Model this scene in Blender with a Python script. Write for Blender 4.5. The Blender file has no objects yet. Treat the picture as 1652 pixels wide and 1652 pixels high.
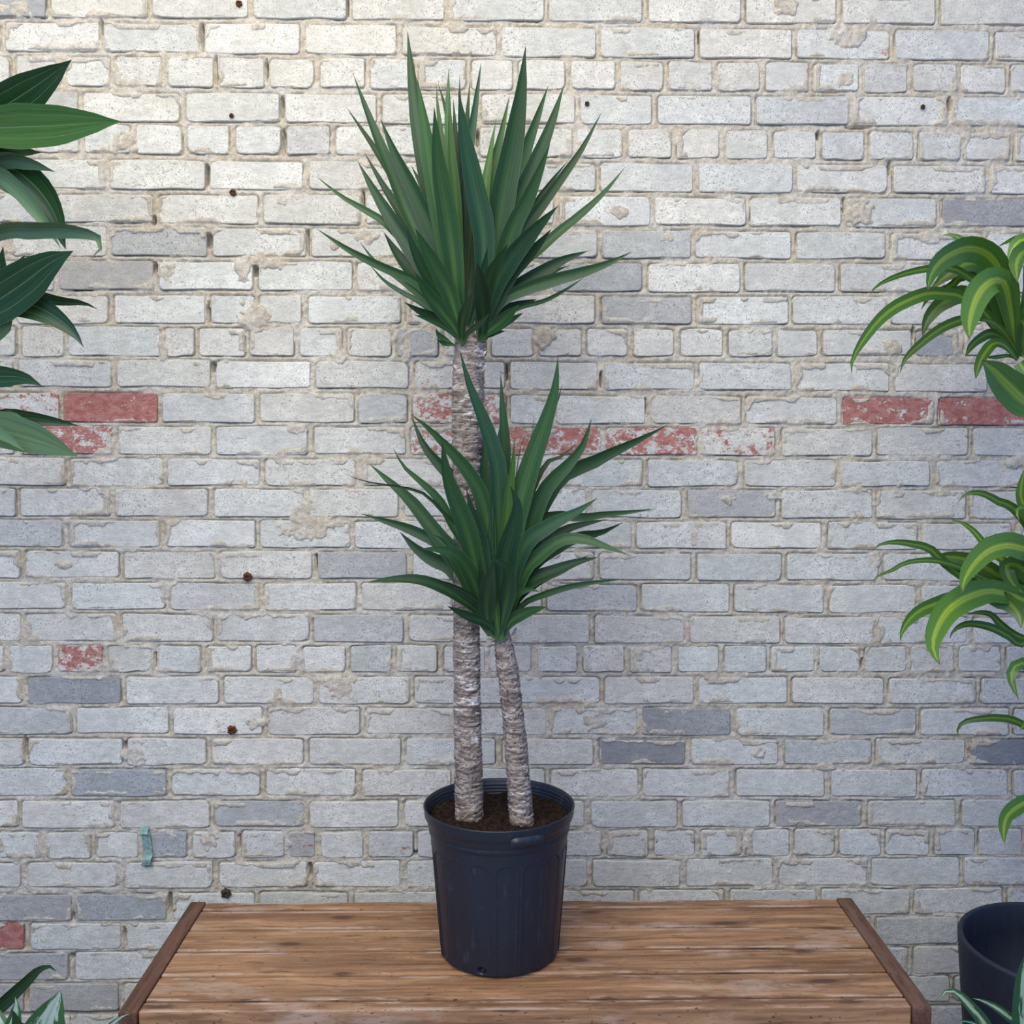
import bpy, bmesh, math, random
import numpy as np
from mathutils import Vector, Matrix

random.seed(7)
rng = np.random.default_rng(11)
scene = bpy.context.scene
col = scene.collection

# ------------------------------------------------------------------ camera
F = 1700.0                       # focal length in pixels of the 1652 px frame
CAM = Vector((0.0, -2.35, 1.45))
YAW, PITCH, ROLL = math.radians(1.3816), math.radians(4.6395), math.radians(-0.15)
CR = (Matrix.Rotation(-YAW, 3, 'Z') @ Matrix.Rotation(math.pi / 2 - PITCH, 3, 'X') @ Matrix.Rotation(ROLL, 3, 'Z'))
cam_data = bpy.data.cameras.new('camera')
cam_data.sensor_width = 36.0
cam_data.lens = 36.0 * F / 1652.0
cam_data.clip_start = 0.05
cam = bpy.data.objects.new('camera', cam_data)
cam.matrix_world = Matrix.Translation(CAM) @ CR.to_4x4()
col.objects.link(cam)
scene.camera = cam

# ------------------------------------------------------------------ light
scene.view_settings.view_transform = 'Standard'
scene.view_settings.look = 'None'
scene.view_settings.gamma = 1.0
scene.view_settings.use_curve_mapping = False
scene.view_settings.exposure = 0.0

world = bpy.data.worlds.new('world')
scene.world = world
world.use_nodes = True
bg = world.node_tree.nodes['Background']
bg.inputs['Color'].default_value = (0.22, 0.40, 1.0, 1)
bg.inputs['Strength'].default_value = 0.74


def area(name, loc, target, sx, sy, power, color):
    d = bpy.data.lights.new(name, 'AREA')
    d.shape = 'RECTANGLE'
    d.size, d.size_y, d.energy, d.color = sx, sy, power, color
    o = bpy.data.objects.new(name, d)
    o.location = loc
    o.rotation_euler = (Vector(target) - Vector(loc)).to_track_quat('-Z', 'Y').to_euler()
    col.objects.link(o)
    return o


area('ceiling_lamps', (-0.5, -1.5, 3.6), (-0.3, 0.0, 1.6), 2.6, 1.4, 46, (1.0, 0.78, 0.36))
area('front_daylight', (-0.7, -2.75, 2.8), (-0.3, 0.0, 1.15), 2.8, 1.9, 88, (0.93, 0.94, 0.92))


def ray(x, y):
    return CR @ Vector(((x - 826) / F, -(y - 826) / F, -1.0))


def at(x, y, Y):                 # the point of the vertical plane at distance Y seen at a pixel
    d = ray(x, y)
    return CAM + d * ((Y - CAM.y) / d.y)


def metres(px, Y):
    return px * (Y - CAM.y) / F


# ------------------------------------------------------------------ helpers
def link(o, parent=None):
    col.objects.link(o)
    if parent is not None:
        o.parent = parent
    return o


def tag(o, label=None, category=None, group=None, kind=None):
    if label: o['label'] = label
    if category: o['category'] = category
    if group: o['group'] = group
    if kind: o['kind'] = kind
    return o


def mesh_np(name, verts, faces, mat=None, smooth=False):
    """verts Nx3, faces MxK (all the same size) as numpy arrays"""
    me = bpy.data.meshes.new(name)
    verts = np.asarray(verts, dtype=np.float32)
    faces = np.asarray(faces, dtype=np.int32)
    k = faces.shape[1]
    me.vertices.add(len(verts)); me.vertices.foreach_set('co', verts.ravel())
    me.loops.add(faces.size); me.loops.foreach_set('vertex_index', faces.ravel())
    me.polygons.add(len(faces))
    me.polygons.foreach_set('loop_start', np.arange(0, faces.size, k, dtype=np.int32))
    me.polygons.foreach_set('use_smooth', np.full(len(faces), smooth))
    me.update(calc_edges=True)
    if mat: me.materials.append(mat)
    return me


def mesh_py(name, verts, faces, mat=None, smooth=False):
    me = bpy.data.meshes.new(name)
    me.from_pydata([tuple(v) for v in verts], [], faces)
    if smooth: me.polygons.foreach_set('use_smooth', [True] * len(me.polygons))
    if mat: me.materials.append(mat)
    me.update()
    return me


def obj(name, me, parent=None, loc=None):
    o = bpy.data.objects.new(name, me)
    if loc is not None: o.location = loc
    return link(o, parent)


def empty(name, loc):
    o = bpy.data.objects.new(name, None)
    o.location = loc
    o.empty_display_size = 0.05
    return link(o)


def fcol(me, name, rgb):
    a = me.attributes.new(name, 'FLOAT_COLOR', 'POINT')
    a.data.foreach_set('color', np.tile(np.array([*rgb, 1.0], dtype=np.float32), len(me.vertices)))


def fval(me, name, v):
    a = me.attributes.new(name, 'FLOAT', 'POINT')
    a.data.foreach_set('value', np.full(len(me.vertices), v, dtype=np.float32))


def vnoise(x, y, scale, seed):
    """smooth value noise in 0..1, vectorised; cell size = scale"""
    r = np.random.default_rng(seed).random((256, 256))
    u, v = x / scale, y / scale
    i, j = np.floor(u).astype(int), np.floor(v).astype(int)
    fu, fv = u - i, v - j
    fu, fv = fu * fu * (3 - 2 * fu), fv * fv * (3 - 2 * fv)
    i0, j0, i1, j1 = i % 256, j % 256, (i + 1) % 256, (j + 1) % 256
    return (r[i0, j0] * (1 - fu) + r[i1, j0] * fu) * (1 - fv) + (r[i0, j1] * (1 - fu) + r[i1, j1] * fu) * fv


def fbm(x, y, scale, seed, octaves=3):
    s, a, t = 0, 1.0, 0
    for k in range(octaves):
        s = s + a * vnoise(x, y, scale / 2 ** k, seed + k); t += a; a *= 0.55
    return s / t


# ------------------------------------------------------------------ material helper
class NT:
    def __init__(self, name):
        self.m = bpy.data.materials.new(name)
        self.m.use_nodes = True
        self.t = self.m.node_tree
        self.b = self.t.nodes['Principled BSDF']
        self.out = self.t.nodes['Material Output']

    def n(self, kind, **kw):
        nd = self.t.nodes.new(kind)
        for k, v in kw.items():
            if k in nd.inputs: self.put(nd.inputs[k], v)
            else: setattr(nd, k, v)
        return nd

    def put(self, sock, v):
        if hasattr(v, 'is_output'): self.t.links.new(v, sock)
        else:
            if hasattr(sock.default_value, '__len__') and len(sock.default_value) == 4 and len(v) == 3: v = (*v, 1)
            sock.default_value = v

    def pos(self): return self.n('ShaderNodeNewGeometry').outputs['Position']
    def obj(self): return self.n('ShaderNodeTexCoord').outputs['Object']

    def noise(self, vec, scale, detail=2, rough=0.5, dist=0.0):
        nd = self.n('ShaderNodeTexNoise', Scale=scale, Detail=detail, Roughness=rough, Distortion=dist)
        self.put(nd.inputs['Vector'], vec)
        return nd.outputs[0]

    def ramp(self, v, a, b, lo=0.0, hi=1.0):
        nd = self.n('ShaderNodeMapRange')
        nd.interpolation_type = 'SMOOTHSTEP'
        for i, x in enumerate((v, a, b, lo, hi)): self.put(nd.inputs[i], x)
        return nd.outputs[0]

    def math(self, op, a, b=0.0, c=0.0):
        nd = self.n('ShaderNodeMath', operation=op)
        for i, x in enumerate((a, b, c)): self.put(nd.inputs[i], x)
        return nd.outputs[0]

    def mix(self, f, a, b, mode='MIX'):
        nd = self.n('ShaderNodeMix', data_type='RGBA', blend_type=mode)
        self.put(nd.inputs[0], f); self.put(nd.inputs[6], a); self.put(nd.inputs[7], b)
        return nd.outputs[2]

    def grey(self, v):
        nd = self.n('ShaderNodeCombineColor')
        for i in range(3): self.put(nd.inputs[i], v)
        return nd.outputs[0]

    def attr(self, name, what='Color'):
        nd = self.n('ShaderNodeAttribute'); nd.attribute_name = name
        return nd.outputs[what]

    def vmap(self, vec, scale, loc=(0, 0, 0)):
        nd = self.n('ShaderNodeMapping'); self.put(nd.inputs['Vector'], vec)
        nd.inputs['Scale'].default_value = scale
        self.put(nd.inputs['Location'], loc)
        return nd.outputs[0]

    def bump(self, h, strength, dist):
        nd = self.n('ShaderNodeBump', Strength=strength, Distance=dist)
        self.put(nd.inputs['Height'], h)
        return nd.outputs[0]

    def done(self, color=None, rough=None, normal=None, spec=None):
        if color is not None: self.put(self.b.inputs['Base Color'], color)
        if rough is not None: self.put(self.b.inputs['Roughness'], rough)
        if normal is not None: self.put(self.b.inputs['Normal'], normal)
        if spec is not None: self.put(self.b.inputs['Specular IOR Level'], spec)
        return self.m


def plain(name, rgb, rough=0.6, amount=0.25, scale=60, bump=0.2, spec=0.4):
    k = NT(name); p = k.pos()
    n = k.noise(p, scale, 4, 0.6)
    c = k.mix(1.0, rgb, k.grey(k.ramp(n, 0.25, 0.75, 1 - amount, 1 + amount)), 'MULTIPLY')
    return k.done(c, rough, k.bump(n, bump, 0.002), spec)


def brick_material():
    k = NT('painted_brick'); p = k.pos()
    tone, red = k.attr('tone'), k.attr('red', 'Fac')
    big = k.noise(p, 11, 5, 0.65)
    mid = k.noise(k.vmap(p, (1, 1, 1.8)), 42, 5, 0.7)
    fine = k.noise(p, 330, 3, 0.6)
    c = k.mix(1.0, tone, k.grey(k.ramp(big, 0.3, 0.72, 0.86, 1.1)), 'MULTIPLY')
    c = k.mix(1.0, c, k.grey(k.ramp(mid, 0.3, 0.7, 0.86, 1.09)), 'MULTIPLY')
    # pale paint flakes left on the face
    flake = k.ramp(k.noise(k.vmap(p, (1, 1, 1), (3, 1, 7)), 26, 6, 0.65, 0.6), 0.655, 0.70)
    c = k.mix(k.math('MULTIPLY', flake, 0.55), c, (0.80, 0.79, 0.77))
    # mortar smears
    smear = k.ramp(k.noise(k.vmap(p, (1, 1, 1), (9, 4, 2)), 15, 6, 0.7, 0.4), 0.63, 0.72)
    c = k.mix(k.math('MULTIPLY', smear, 0.6), c, (0.53, 0.46, 0.37))
    # bare red face where the paint has gone
    rn = k.noise(k.vmap(p, (1, 1, 1.4), (5, 5, 5)), 34, 9, 0.8)
    rmask = k.ramp(k.math('SUBTRACT', k.ramp(rn, 0.27, 0.73), red), 0.03, -0.05)
    redc = k.mix(k.ramp(mid, 0.35, 0.65), (0.33, 0.085, 0.065), (0.45, 0.19, 0.155))
    c = k.mix(k.math('MULTIPLY', rmask, 0.92), c, redc)
    pits = k.ramp(k.noise(p, 300, 2, 0.5), 0.62, 0.69)
    pits = k.math('MULTIPLY', pits, k.ramp(big, 0.35, 0.6))
    c = k.mix(k.math('MULTIPLY', pits, 0.62), c, (0.20, 0.18, 0.16))
    h = k.math('ADD', k.math('MULTIPLY', fine, 0.35), k.math('MULTIPLY', mid, 1.1))
    h = k.math('SUBTRACT', h, k.math('MULTIPLY', pits, 0.6))
    h = k.math('ADD', h, k.math('MULTIPLY', k.math('ADD', smear, flake), 0.4))
    c = k.mix(1.0, c, k.grey(k.ramp(fine, 0.3, 0.7, 0.90, 1.07)), 'MULTIPLY')
    return k.done(c, 0.85, k.bump(h, 0.8, 0.0030), 0.25)


def mortar_material():
    k = NT('sandy_mortar'); p = k.pos()
    big = k.noise(p, 9, 4, 0.6)
    grain = k.noise(p, 420, 3, 0.7)
    mid = k.noise(p, 70, 4, 0.65)
    c = k.mix(k.ramp(big, 0.35, 0.68), (0.63, 0.565, 0.44), (0.69, 0.655, 0.565))
    c = k.mix(1.0, c, k.grey(k.ramp(mid, 0.3, 0.7, 0.80, 1.12)), 'MULTIPLY')
    c = k.mix(1.0, c, k.grey(k.ramp(grain, 0.3, 0.7, 0.72, 1.16)), 'MULTIPLY')
    pink = k.ramp(k.noise(k.vmap(p, (1, 1, 4), (2, 2, 8)), 5, 4, 0.6), 0.62, 0.74)
    c = k.mix(k.math('MULTIPLY', pink, 0.25), c, (0.42, 0.22, 0.18))
    h = k.math('ADD', grain, k.math('MULTIPLY', mid, 1.2))
    return k.done(c, 0.95, k.bump(h, 0.9, 0.003), 0.15)


M_BRICK = brick_material()
M_MORTAR = mortar_material()
M_RUST = plain('rusted_iron', (0.10, 0.045, 0.022), 0.9, 0.5, 220, 0.8, 0.2)
M_MOSS = plain('dark_crumbling_iron', (0.06, 0.045, 0.03), 0.95, 0.5, 260, 0.8, 0.2)
M_VERDIGRIS = plain('chipped_green_paint', (0.22, 0.34, 0.30), 0.7, 0.4, 120, 0.6, 0.3)

# ------------------------------------------------------------------ brick wall
# each course: (pixel x, top y, bottom y) samples and the pixel x of its upright joints
COURSES = [
 ([(100,-19,26),(700,-13,33),(1500,-8,38)], [78,241,404,563,722,882,1041,1199,1355,1515]),
 ([(100,37,82),(800,42,89),(900,45,91),(1500,50,95)], [4,163,326,488,644,805,965,1125,1281,1441,1600]),
 ([(200,91,138),(1000,101,146),(1500,103,147)], [21,103,181,266,349,431,512,594,672,757,833,916,996,1075,1153,1231,1310,1391,1469,1547,1627]),
 ([(200,149,195),(1100,155,200),(1450,156,202)], [129,294,454,612,772,933,1057,1215,1372,1532]),
 ([(350,202,247),(1000,210,255),(1450,213,256)], [52,132,215,297,375,457,536,615,693,770,848,928,1008,1087,1166,1243,1322,1399,1478,1554,1633]),
 ([(250,258,304),(420,261,305),(1100,265,309),(1500,267,310)], [14,172,335,493,650,808,965,1122,1282,1436,1595]),
 ([(170,312,358),(500,316,361),(980,321,364),(1580,320,364)], [88,252,420,586,742,898,1053,1207,1362,1516]),
 ([(250,367,412),(420,368,413),(1040,373,416),(1350,375,416)], [15,176,338,498,655,811,967,1118,1280,1434,1590]),
 ([(170,422,468),(520,423,468),(1120,426,470)], [90,252,412,572,729,885,1041,1198,1353,1510]),
 ([(250,477,521),(560,477,521),(1050,479,523),(1350,479,522)], [22,179,336,415,492,651,808,965,1121,1276,1433,1590]),
 ([(150,528,574),(360,529,574),(1050,532,574),(1400,533,573)], [106,262,317,399,479,557,636,712,789,865,942,1018,1093,1171,1251,1324,1474,1551,1630]),
 ([(260,581,624),(600,584,627),(1050,585,628),(1350,586,630)], [25,184,343,505,664,818,970,1124,1281,1440,1596]),
 ([(200,633,680),(330,636,681),(1120,639,682),(1400,642,686)], [99,258,415,575,662,820,893,1046,1200,1356,1511]),
 ([(260,689,733),(420,689,732),(1100,689,732),(1350,692,736)], [28,186,345,501,659,815,973,1128,1256,1412,1566]),
 ([(180,740,783),(400,740,784),(1100,743,784),(1400,743,785)], [108,266,424,579,734,887,1041,1196,1352,1506]),
 ([(110,790,833),(420,788,832),(1170,791,834),(1450,793,836)], [28,182,340,495,648,800,951,1104,1257,1411,1563]),
 ([(180,840,883),(340,840,882),(1130,843,884),(1250,843,886)], [105,261,416,569,724,875,1023,1176,1331,1485,1636]),
 ([(120,890,933),(430,889,932),(1040,892,935),(1350,894,937)], [35,195,351,508,662,812,963,1119,1266,1421,1573]),
 ([(190,941,983),(500,940,982),(1100,945,987),(1400,945,988)], [112,269,423,579,735,878,1031,1181,1334,1483,1635]),
 ([(100,991,1034),(420,992,1034),(1150,995,1036),(1280,995,1037)], [37,192,347,502,655,805,956,1108,1262,1413,1566]),
 ([(60,1043,1085),(370,1042,1083),(1000,1042,1082),(1300,1044,1085)], [11,89,171,250,329,409,483,562,636,711,786,862,936,1011,1089,1163,1241,1318,1392,1466,1543,1620]),
 ([(120,1093,1135),(430,1093,1134),(1060,1092,1133),(1320,1095,1135)], [40,198,356,510,665,818,972,1124,1274,1430,1580]),
 ([(180,1143,1185),(500,1142,1183),(1110,1142,1185),(1450,1145,1186)], [120,276,427,586,738,886,1033,1183,1333,1482,1632]),
 ([(120,1193,1235),(420,1191,1232),(1040,1193,1233),(1340,1194,1233)], [41,202,337,495,651,805,961,1111,1261,1410,1563]),
 ([(200,1242,1284),(570,1241,1283),(960,1242,1284),(1250,1243,1285)], [110,272,425,579,731,883,1033,1183,1336,1483,1631]),
 ([(110,1294,1336),(410,1292,1332),(1030,1293,1334),(1340,1293,1332)], [32,189,342,495,647,797,948,1097,1247,1396,1547]),
 ([(110,1345,1385),(420,1342,1382),(1020,1340,1380),(1320,1340,1381)], [70,149,227,305,385,462,512,590,670,745,822,899,976,1051,1127,1201,1277,1351,1426,1505,1576]),
 ([(120,1393,1432),(420,1391,1431),(1030,1387,1428),(1330,1386,1429)], [39,195,348,500,651,801,951,1102,1253,1403,1552]),
 ([(180,1443,1484),(700,1439,1480),(1400,1435,1475)], [120,274,415,567,720,875,1026,1173,1322,1472,1622]),
 ([(120,1490,1532),(1480,1481,1523)], [44,200,352,504,656,807,958,1109,1260,1409,1551]),
 ([(160,1538,1580),(1500,1528,1571)], [115,268,420,572,724,876,1028,1178,1326,1470,1620]),
 ([(120,1588,1630),(1500,1576,1616)], [42,196,348,500,652,804,956,1106,1256,1400,1536]),
 ([(120,1638,1678),(1500,1623,1663)], [118,270,422,574,726,878,1030,1180,1330,1478,1628]),
 ([(120,1686,1726),(1500,1670,1710)], [42,196,348,500,652,804,956,1106,1256,1400,1536]),
]
HEADER_COURSES = {2, 4, 10, 20, 26}
first = len(COURSES)
ROW_IDS = list(range(first))
for k in range(1, 7):            # courses above the picture
    COURSES.append(([(100,-19-56*k,26-56*k),(700,-13-56*k,33-56*k),(1500,-8-56*k,38-56*k)], [78+160*i+(k % 2)*80 for i in range(10)]))
    ROW_IDS.append(-k)

RED = {(12,50):.38,(12,180):.80,(13,140):.62,(12,740):.52,(13,737):.5,(13,895):.62,(13,1050):.55,(13,1190):.36,
       (12,1433):.74,(12,1590):.80,(20,130):.6,(29,20):.8,(1,1361):.2,(26,630):.22,(13,60):.4,(11,20):.3,(26,487):.25,(11,740):.25}
GREY = {(6,1580):.42,(7,250):.24,(8,170):.28,(8,960):.24,(15,1180):.3,(17,590):.32,(21,120):.44,(22,1110):.44,(23,1035):.5,
        (23,1610):.5,(24,195):.42,(25,420):.26,(25,1320):.34,(10,675):.25,(10,1510):.4,(28,60):.36,(28,195):.36,(22,60):.2,
        (30,60):.36,(31,20):.3,(26,270):.4,(19,580):.24,(18,960):.22,(12,618):.2,(0,30):.38,(4,495):.2,(20,600):.2,(3,80):.2,(26,487):.3,
        (7,1040):.2,(9,1040):.22,(16,100):.16,(18,350):.14,(2,1430):.18,(3,1290):.14,(22,1410):.2,(23,1340):.2,(31,120):.24,(29,1480):.18}
PALE = {(1,407):.14,(5,414):.14,(6,336):.14,(8,330):.16,(9,258):.16,(9,570):.12,(6,975):.12,(6,1130):.1,(22,350):.16,(16,340):.1,
        (9,1200):.12,(27,575):.14,(6,1285):.12,(16,1253):.12,(8,1120):.08,(8,460):.08,(11,420):.1,(23,120):.1}

bricks = []                      # dict(row, px bounds, tone, red, area)
for ri, (pts, joints) in enumerate(COURSES):
    row = ROW_IDS[ri]
    xs = np.array([p[0] for p in pts], float)
    ct = np.polyfit(xs, [p[1] for p in pts], 1); cb = np.polyfit(xs, [p[2] for p in pts], 1)
    pitch = 77 if row in HEADER_COURSES else 155
    j = list(joints)
    while j[0] > -480: j.insert(0, j[0] - pitch)
    while j[-1] < 2120: j.append(j[-1] + pitch)
    for a, b in zip(j[:-1], j[1:]):
        if row in (9,) and a == 336: gap = 9
        x0, x1 = a + random.uniform(4, 6.5), b - random.uniform(4, 6.5)
        q = [(x0, np.polyval(ct, x0)), (x1, np.polyval(ct, x1)), (x1, np.polyval(cb, x1)), (x0, np.polyval(cb, x0))]
        q = [(x, y + random.uniform(-1.3, 1.3)) for x, y in q]
        cx = (a + b) / 2
        vx0, vx1 = max(0, x0), min(1652, x1)
        vy0, vy1 = max(0, min(q[0][1], q[1][1])), min(1652, max(q[2][1], q[3][1]))
        vis = max(0, vx1 - vx0) * max(0, vy1 - vy0)
        if vy0 > 1448 and 305 - 0.62 * (vy0 - 1454) < x0 and x1 < 1371 + 0.78 * (vy0 - 1450): vis = 0     # behind the bench
        if 690 < x0 and x1 < 915 and vy0 > 1330: vis = 0                                                   # behind the pot
        bricks.append(dict(row=row, q=q, cx=cx, vis=vis, hx=(x1 - x0)))


def special(table, row, cx, w, default=0.0):
    for (r, x), v in table.items():
        if r == row and abs(x - cx) < w * 0.5: return v
    return default


for bk in bricks:
    r, cx, w = bk['row'], bk['cx'], bk['hx'] + 10
    g = random.uniform(-0.035, 0.045)
    gy = special(GREY, r, cx, w) * 0.62
    g += special(PALE, r, cx, w) * 0.6 - gy
    base = 0.63 + g
    blue = 0.006 + 0.05 * gy
    warm = random.uniform(-0.012, 0.016)
    bk['tone'] = (base + warm - blue * 0.5, base, base * 0.885 - warm + blue + 0.05 * gy)
    bk['red'] = special(RED, r, cx, w)

wall = tag(bpy.data.objects.new('wall_back', None), 'old whitewashed brick wall with sandy mortar behind the bench', 'wall', kind='structure')


def brick_outline(bk):
    """outline of the face, metres, in wall coordinates"""
    P = [at(x, y, 0.0) for x, y in bk['q']]
    P = [(p.x, p.z) for p in P]
    out = []
    for i in range(4):
        p, a, b = P[i], P[i - 1], P[(i + 1) % 4]
        c1, c2 = random.uniform(0.003, 0.010), random.uniform(0.003, 0.010)
        if random.random() < 0.16: c1 *= 2.0; c2 *= 1.7
        def to(p, q, d):
            l = math.hypot(q[0] - p[0], q[1] - p[1]); d = min(d, l * 0.3)
            return (p[0] + (q[0] - p[0]) * d / l, p[1] + (q[1] - p[1]) * d / l)
        u, v = to(p, a, c1), to(p, b, c2)
        m = ((u[0] + v[0]) / 2 * 0.55 + p[0] * 0.45, (u[1] + v[1]) / 2 * 0.55 + p[1] * 0.45)
        out += [u, m, v]
        n = 2 if i in (0, 2) else 0
        for t in range(1, n + 1):
            s = t / (n + 1)
            x = p[0] + (b[0] - p[0]) * s; z = p[1] + (b[1] - p[1]) * s
            out.append((x, z + random.uniform(-0.0022, 0.0022)))
    return out, P


def brick_geometry(bk):
    out, P = brick_outline(bk)
    cx, cz = sum(p[0] for p in out) / len(out), sum(p[1] for p in out) / len(out)
    y0 = random.uniform(-0.0022, 0.0014)
    tx, tz = random.uniform(-0.012, 0.012), random.uniform(-0.02, 0.02)
    n = len(out)
    v = []
    for x, z in out:             # face ring, pulled in a little
        dx, dz = x - cx, z - cz
        k = 0.0014
        fx, fz = dx - math.copysign(k, dx), dz - math.copysign(k, dz)
        v.append((fx, y0 + tx * fx + tz * fz, fz))
    for x, z in out:             # arris
        dx, dz = x - cx, z - cz
        v.append((dx, y0 + 0.0016 + tx * dx + tz * dz, dz))
    for x, z in out:             # hidden back
        v.append((x - cx, 0.032, z - cz))
    f = [list(range(n))]
    for r in range(2):
        for i in range(n):
            j = (i + 1) % n
            f.append([r * n + j, r * n + i, (r + 1) * n + i, (r + 1) * n + j])
    return (cx, 0.0, cz), v, f, P


order = sorted(range(len(bricks)), key=lambda i: -bricks[i]['vis'])
single = set(i for i in order[:300])
rest_v, rest_f, rest_t, rest_r = [], [], [], []
link(wall)
for i, bk in enumerate(bricks):
    c, v, f, P = brick_geometry(bk)
    bk['P'] = P
    if i in single:
        me = mesh_py('brick', v, f, M_BRICK)
        fcol(me, 'tone', bk['tone']); fval(me, 'red', bk['red'])
        obj('brick', me, wall, c)
    else:
        o0 = len(rest_v)
        rest_v += [(p[0] + c[0], p[1], p[2] + c[2]) for p in v]
        rest_f += [[k + o0 for k in q] for q in f]
        rest_t += [(*bk['tone'], 1.0)] * len(v); rest_r += [bk['red']] * len(v)
me = mesh_py('brick_remainder', rest_v, rest_f, M_BRICK)
a = me.attributes.new('tone', 'FLOAT_COLOR', 'POINT'); a.data.foreach_set('color', np.array(rest_t, dtype=np.float32).ravel())
a = me.attributes.new('red', 'FLOAT', 'POINT'); a.data.foreach_set('value', np.array(rest_r, dtype=np.float32))
tag(obj('brick_remainder', me, wall), kind='stuff')

# mortar bed: a height field between and slightly over the bricks
GAPS = [(333,281,5,16),(337,388,6,13),(497,392,2.5,22),(412,437,6,9),(250,433,4,10),(326,60,3,22),(349,115,2.5,24),(430,112,2.5,18),(163,46,2.5,16),
        (455,172,3.5,18),(457,228,3.5,20),(343,592,4,10),(818,600,3,14),(1532,167,4,12),(1321,218,4,8),(586,325,2.5,16),(336,505,2.5,20),(1436,270,4,10),
        (1362,330,2.5,14),(203,1203,6,8),(41,1205,3.5,20),(274,1460,4.5,20),(670,1378,8,4),(500,1405,4,14),(510,906,2.5,14),(118,1480,3,8),(115,1545,3,6),
        (43,1600,3,20),(200,1510,2.5,14),(1041,655,2.5,14),(1128,60,2,10),(561,10,2.5,14),(248,355,4,8),(120,1635,120,3.5),(1420,1636,60,4),(970,612,2.5,14),
        (1474,536,3,10),(385,1360,2.5,14),(1391,1070,2.5,10),(670,1500,3,8),(250,1065,2,14),(770,222,3,14),(133,467,18,2),(1385,205,20,2)]
PATCHES = [(1370,62,30,15),(1362,126,18,16),(1000,340,20,13),(1388,342,25,22),(455,326,20,8),(595,382,22,11),(540,392,9,9),(268,440,22,20),(393,437,14,22),
           (432,424,27,12),(410,512,26,24),(505,836,42,30),(490,855,46,16),(548,1108,34,20),(412,1167,14,13),(961,1165,24,17),(1076,386,14,11),(1500,384,22,9),
           (1172,806,13,9),(475,692,22,9),(335,1356,18,18),(20,14,40,13),(1266,10,22,15),(448,1118,10,12),(105,912,16,8),(1118,870,8,16),(215,1218,22,20),
           (200,232,26,16),(655,560,10,30),(880,545,20,22),(870,350,22,10),(1250,800,20,8),(1410,905,12,14),(700,650,14,12),(580,420,10,10),(1030,1055,8,14),
           (1225,1215,14,12),(1440,560,20,12),(1180,598,12,9),(1330,1236,20,8),(545,575,12,16),(262,560,10,26),(1640,745,26,12),(1380,790,18,9),(700,530,20,10)]

st = 0.0026
fx = np.arange(-1.14, 1.275, st); fz = np.arange(0.03, 2.40, st)
gx = np.concatenate([np.arange(-1.72, -1.14, 0.012), fx, np.arange(1.275, 1.95, 0.012)])
gz = np.concatenate([np.arange(0.0, 0.03, 0.012), fz, np.arange(2.40, 2.76, 0.012)])
X, Z = np.meshgrid(gx, gz, indexing='ij')
S = np.full(X.shape, 0.02)       # distance to the nearest brick outline, negative inside
for bk in bricks:
    P = np.array(bk['P'])
    x0, x1 = P[:, 0].min(), P[:, 0].max(); z0, z1 = P[:, 1].min(), P[:, 1].max()
    i0, i1 = np.searchsorted(gx, [x0 - 0.022, x1 + 0.022]); k0, k1 = np.searchsorted(gz, [z0 - 0.022, z1 + 0.022])
    if i1 <= i0 or k1 <= k0: continue
    sx, sz = X[i0:i1, k0:k1], Z[i0:i1, k0:k1]
    u = np.clip((sx - x0) / max(x1 - x0, 1e-6), 0, 1)
    top = P[0, 1] * (1 - u) + P[1, 1] * u; bot = P[3, 1] * (1 - u) + P[2, 1] * u
    dx = np.maximum(x0 - sx, sx - x1) + 0.006
    dz = np.maximum(bot - sz, sz - top) + 0.006
    d = np.hypot(np.maximum(dx, 0), np.maximum(dz, 0)) + np.minimum(np.maximum(dx, dz), 0) - 0.006
    S[i0:i1, k0:k1] = np.minimum(S[i0:i1, k0:k1], d)
A = fbm(X, Z, 0.030, 21, 3) - 0.5
B = fbm(X + 5, Z + 9, 0.008, 31, 2) - 0.5
L = fbm(X, Z, 0.16, 41, 2) - 0.5
H = -0.0022 + 0.0070 * A + 0.0050 * B + 0.0060 * L
crack = np.exp(-((S - 0.0004) / 0.0021) ** 2) * np.clip((fbm(X + 2, Z, 0.055, 51, 2) - 0.36) * 5, 0, 1)
# thin skim of mortar dragged over the edges of the bricks
over = fbm(X + 3, Z + 7, 0.060, 71, 3)
reach = np.clip((over - 0.52) * 0.085 + 0.004 * A + 0.003 * B, -0.004, 0.014)
H = np.where(S < 0, np.where(-S < reach, 0.0022 + 0.003 * B - np.clip(0.0022 - 0.7 * (reach + S), 0, 0.003), np.minimum(H, -0.004)), H)
H -= 0.0085 * crack
H -= np.clip((-S - 0.0150) / 0.003, 0, 1) * 0.012
KEEP = S > -0.0185


def blob(px, py, rx, ry, wob, seed):
    c = at(px, py, 0.0); k = 2.35 / F
    i0, i1 = np.searchsorted(gx, [c.x - rx * k * 1.7, c.x + rx * k * 1.7]); k0, k1 = np.searchsorted(gz, [c.z - ry * k * 1.7, c.z + ry * k * 1.7])
    sl = (slice(i0, i1), slice(k0, k1))
    r = np.hypot((X[sl] - c.x) / (rx * k), (Z[sl] - c.z) / (ry * k))
    return sl, r + wob * (fbm(X[sl], Z[sl], 0.014, seed, 2) - 0.5)


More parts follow.
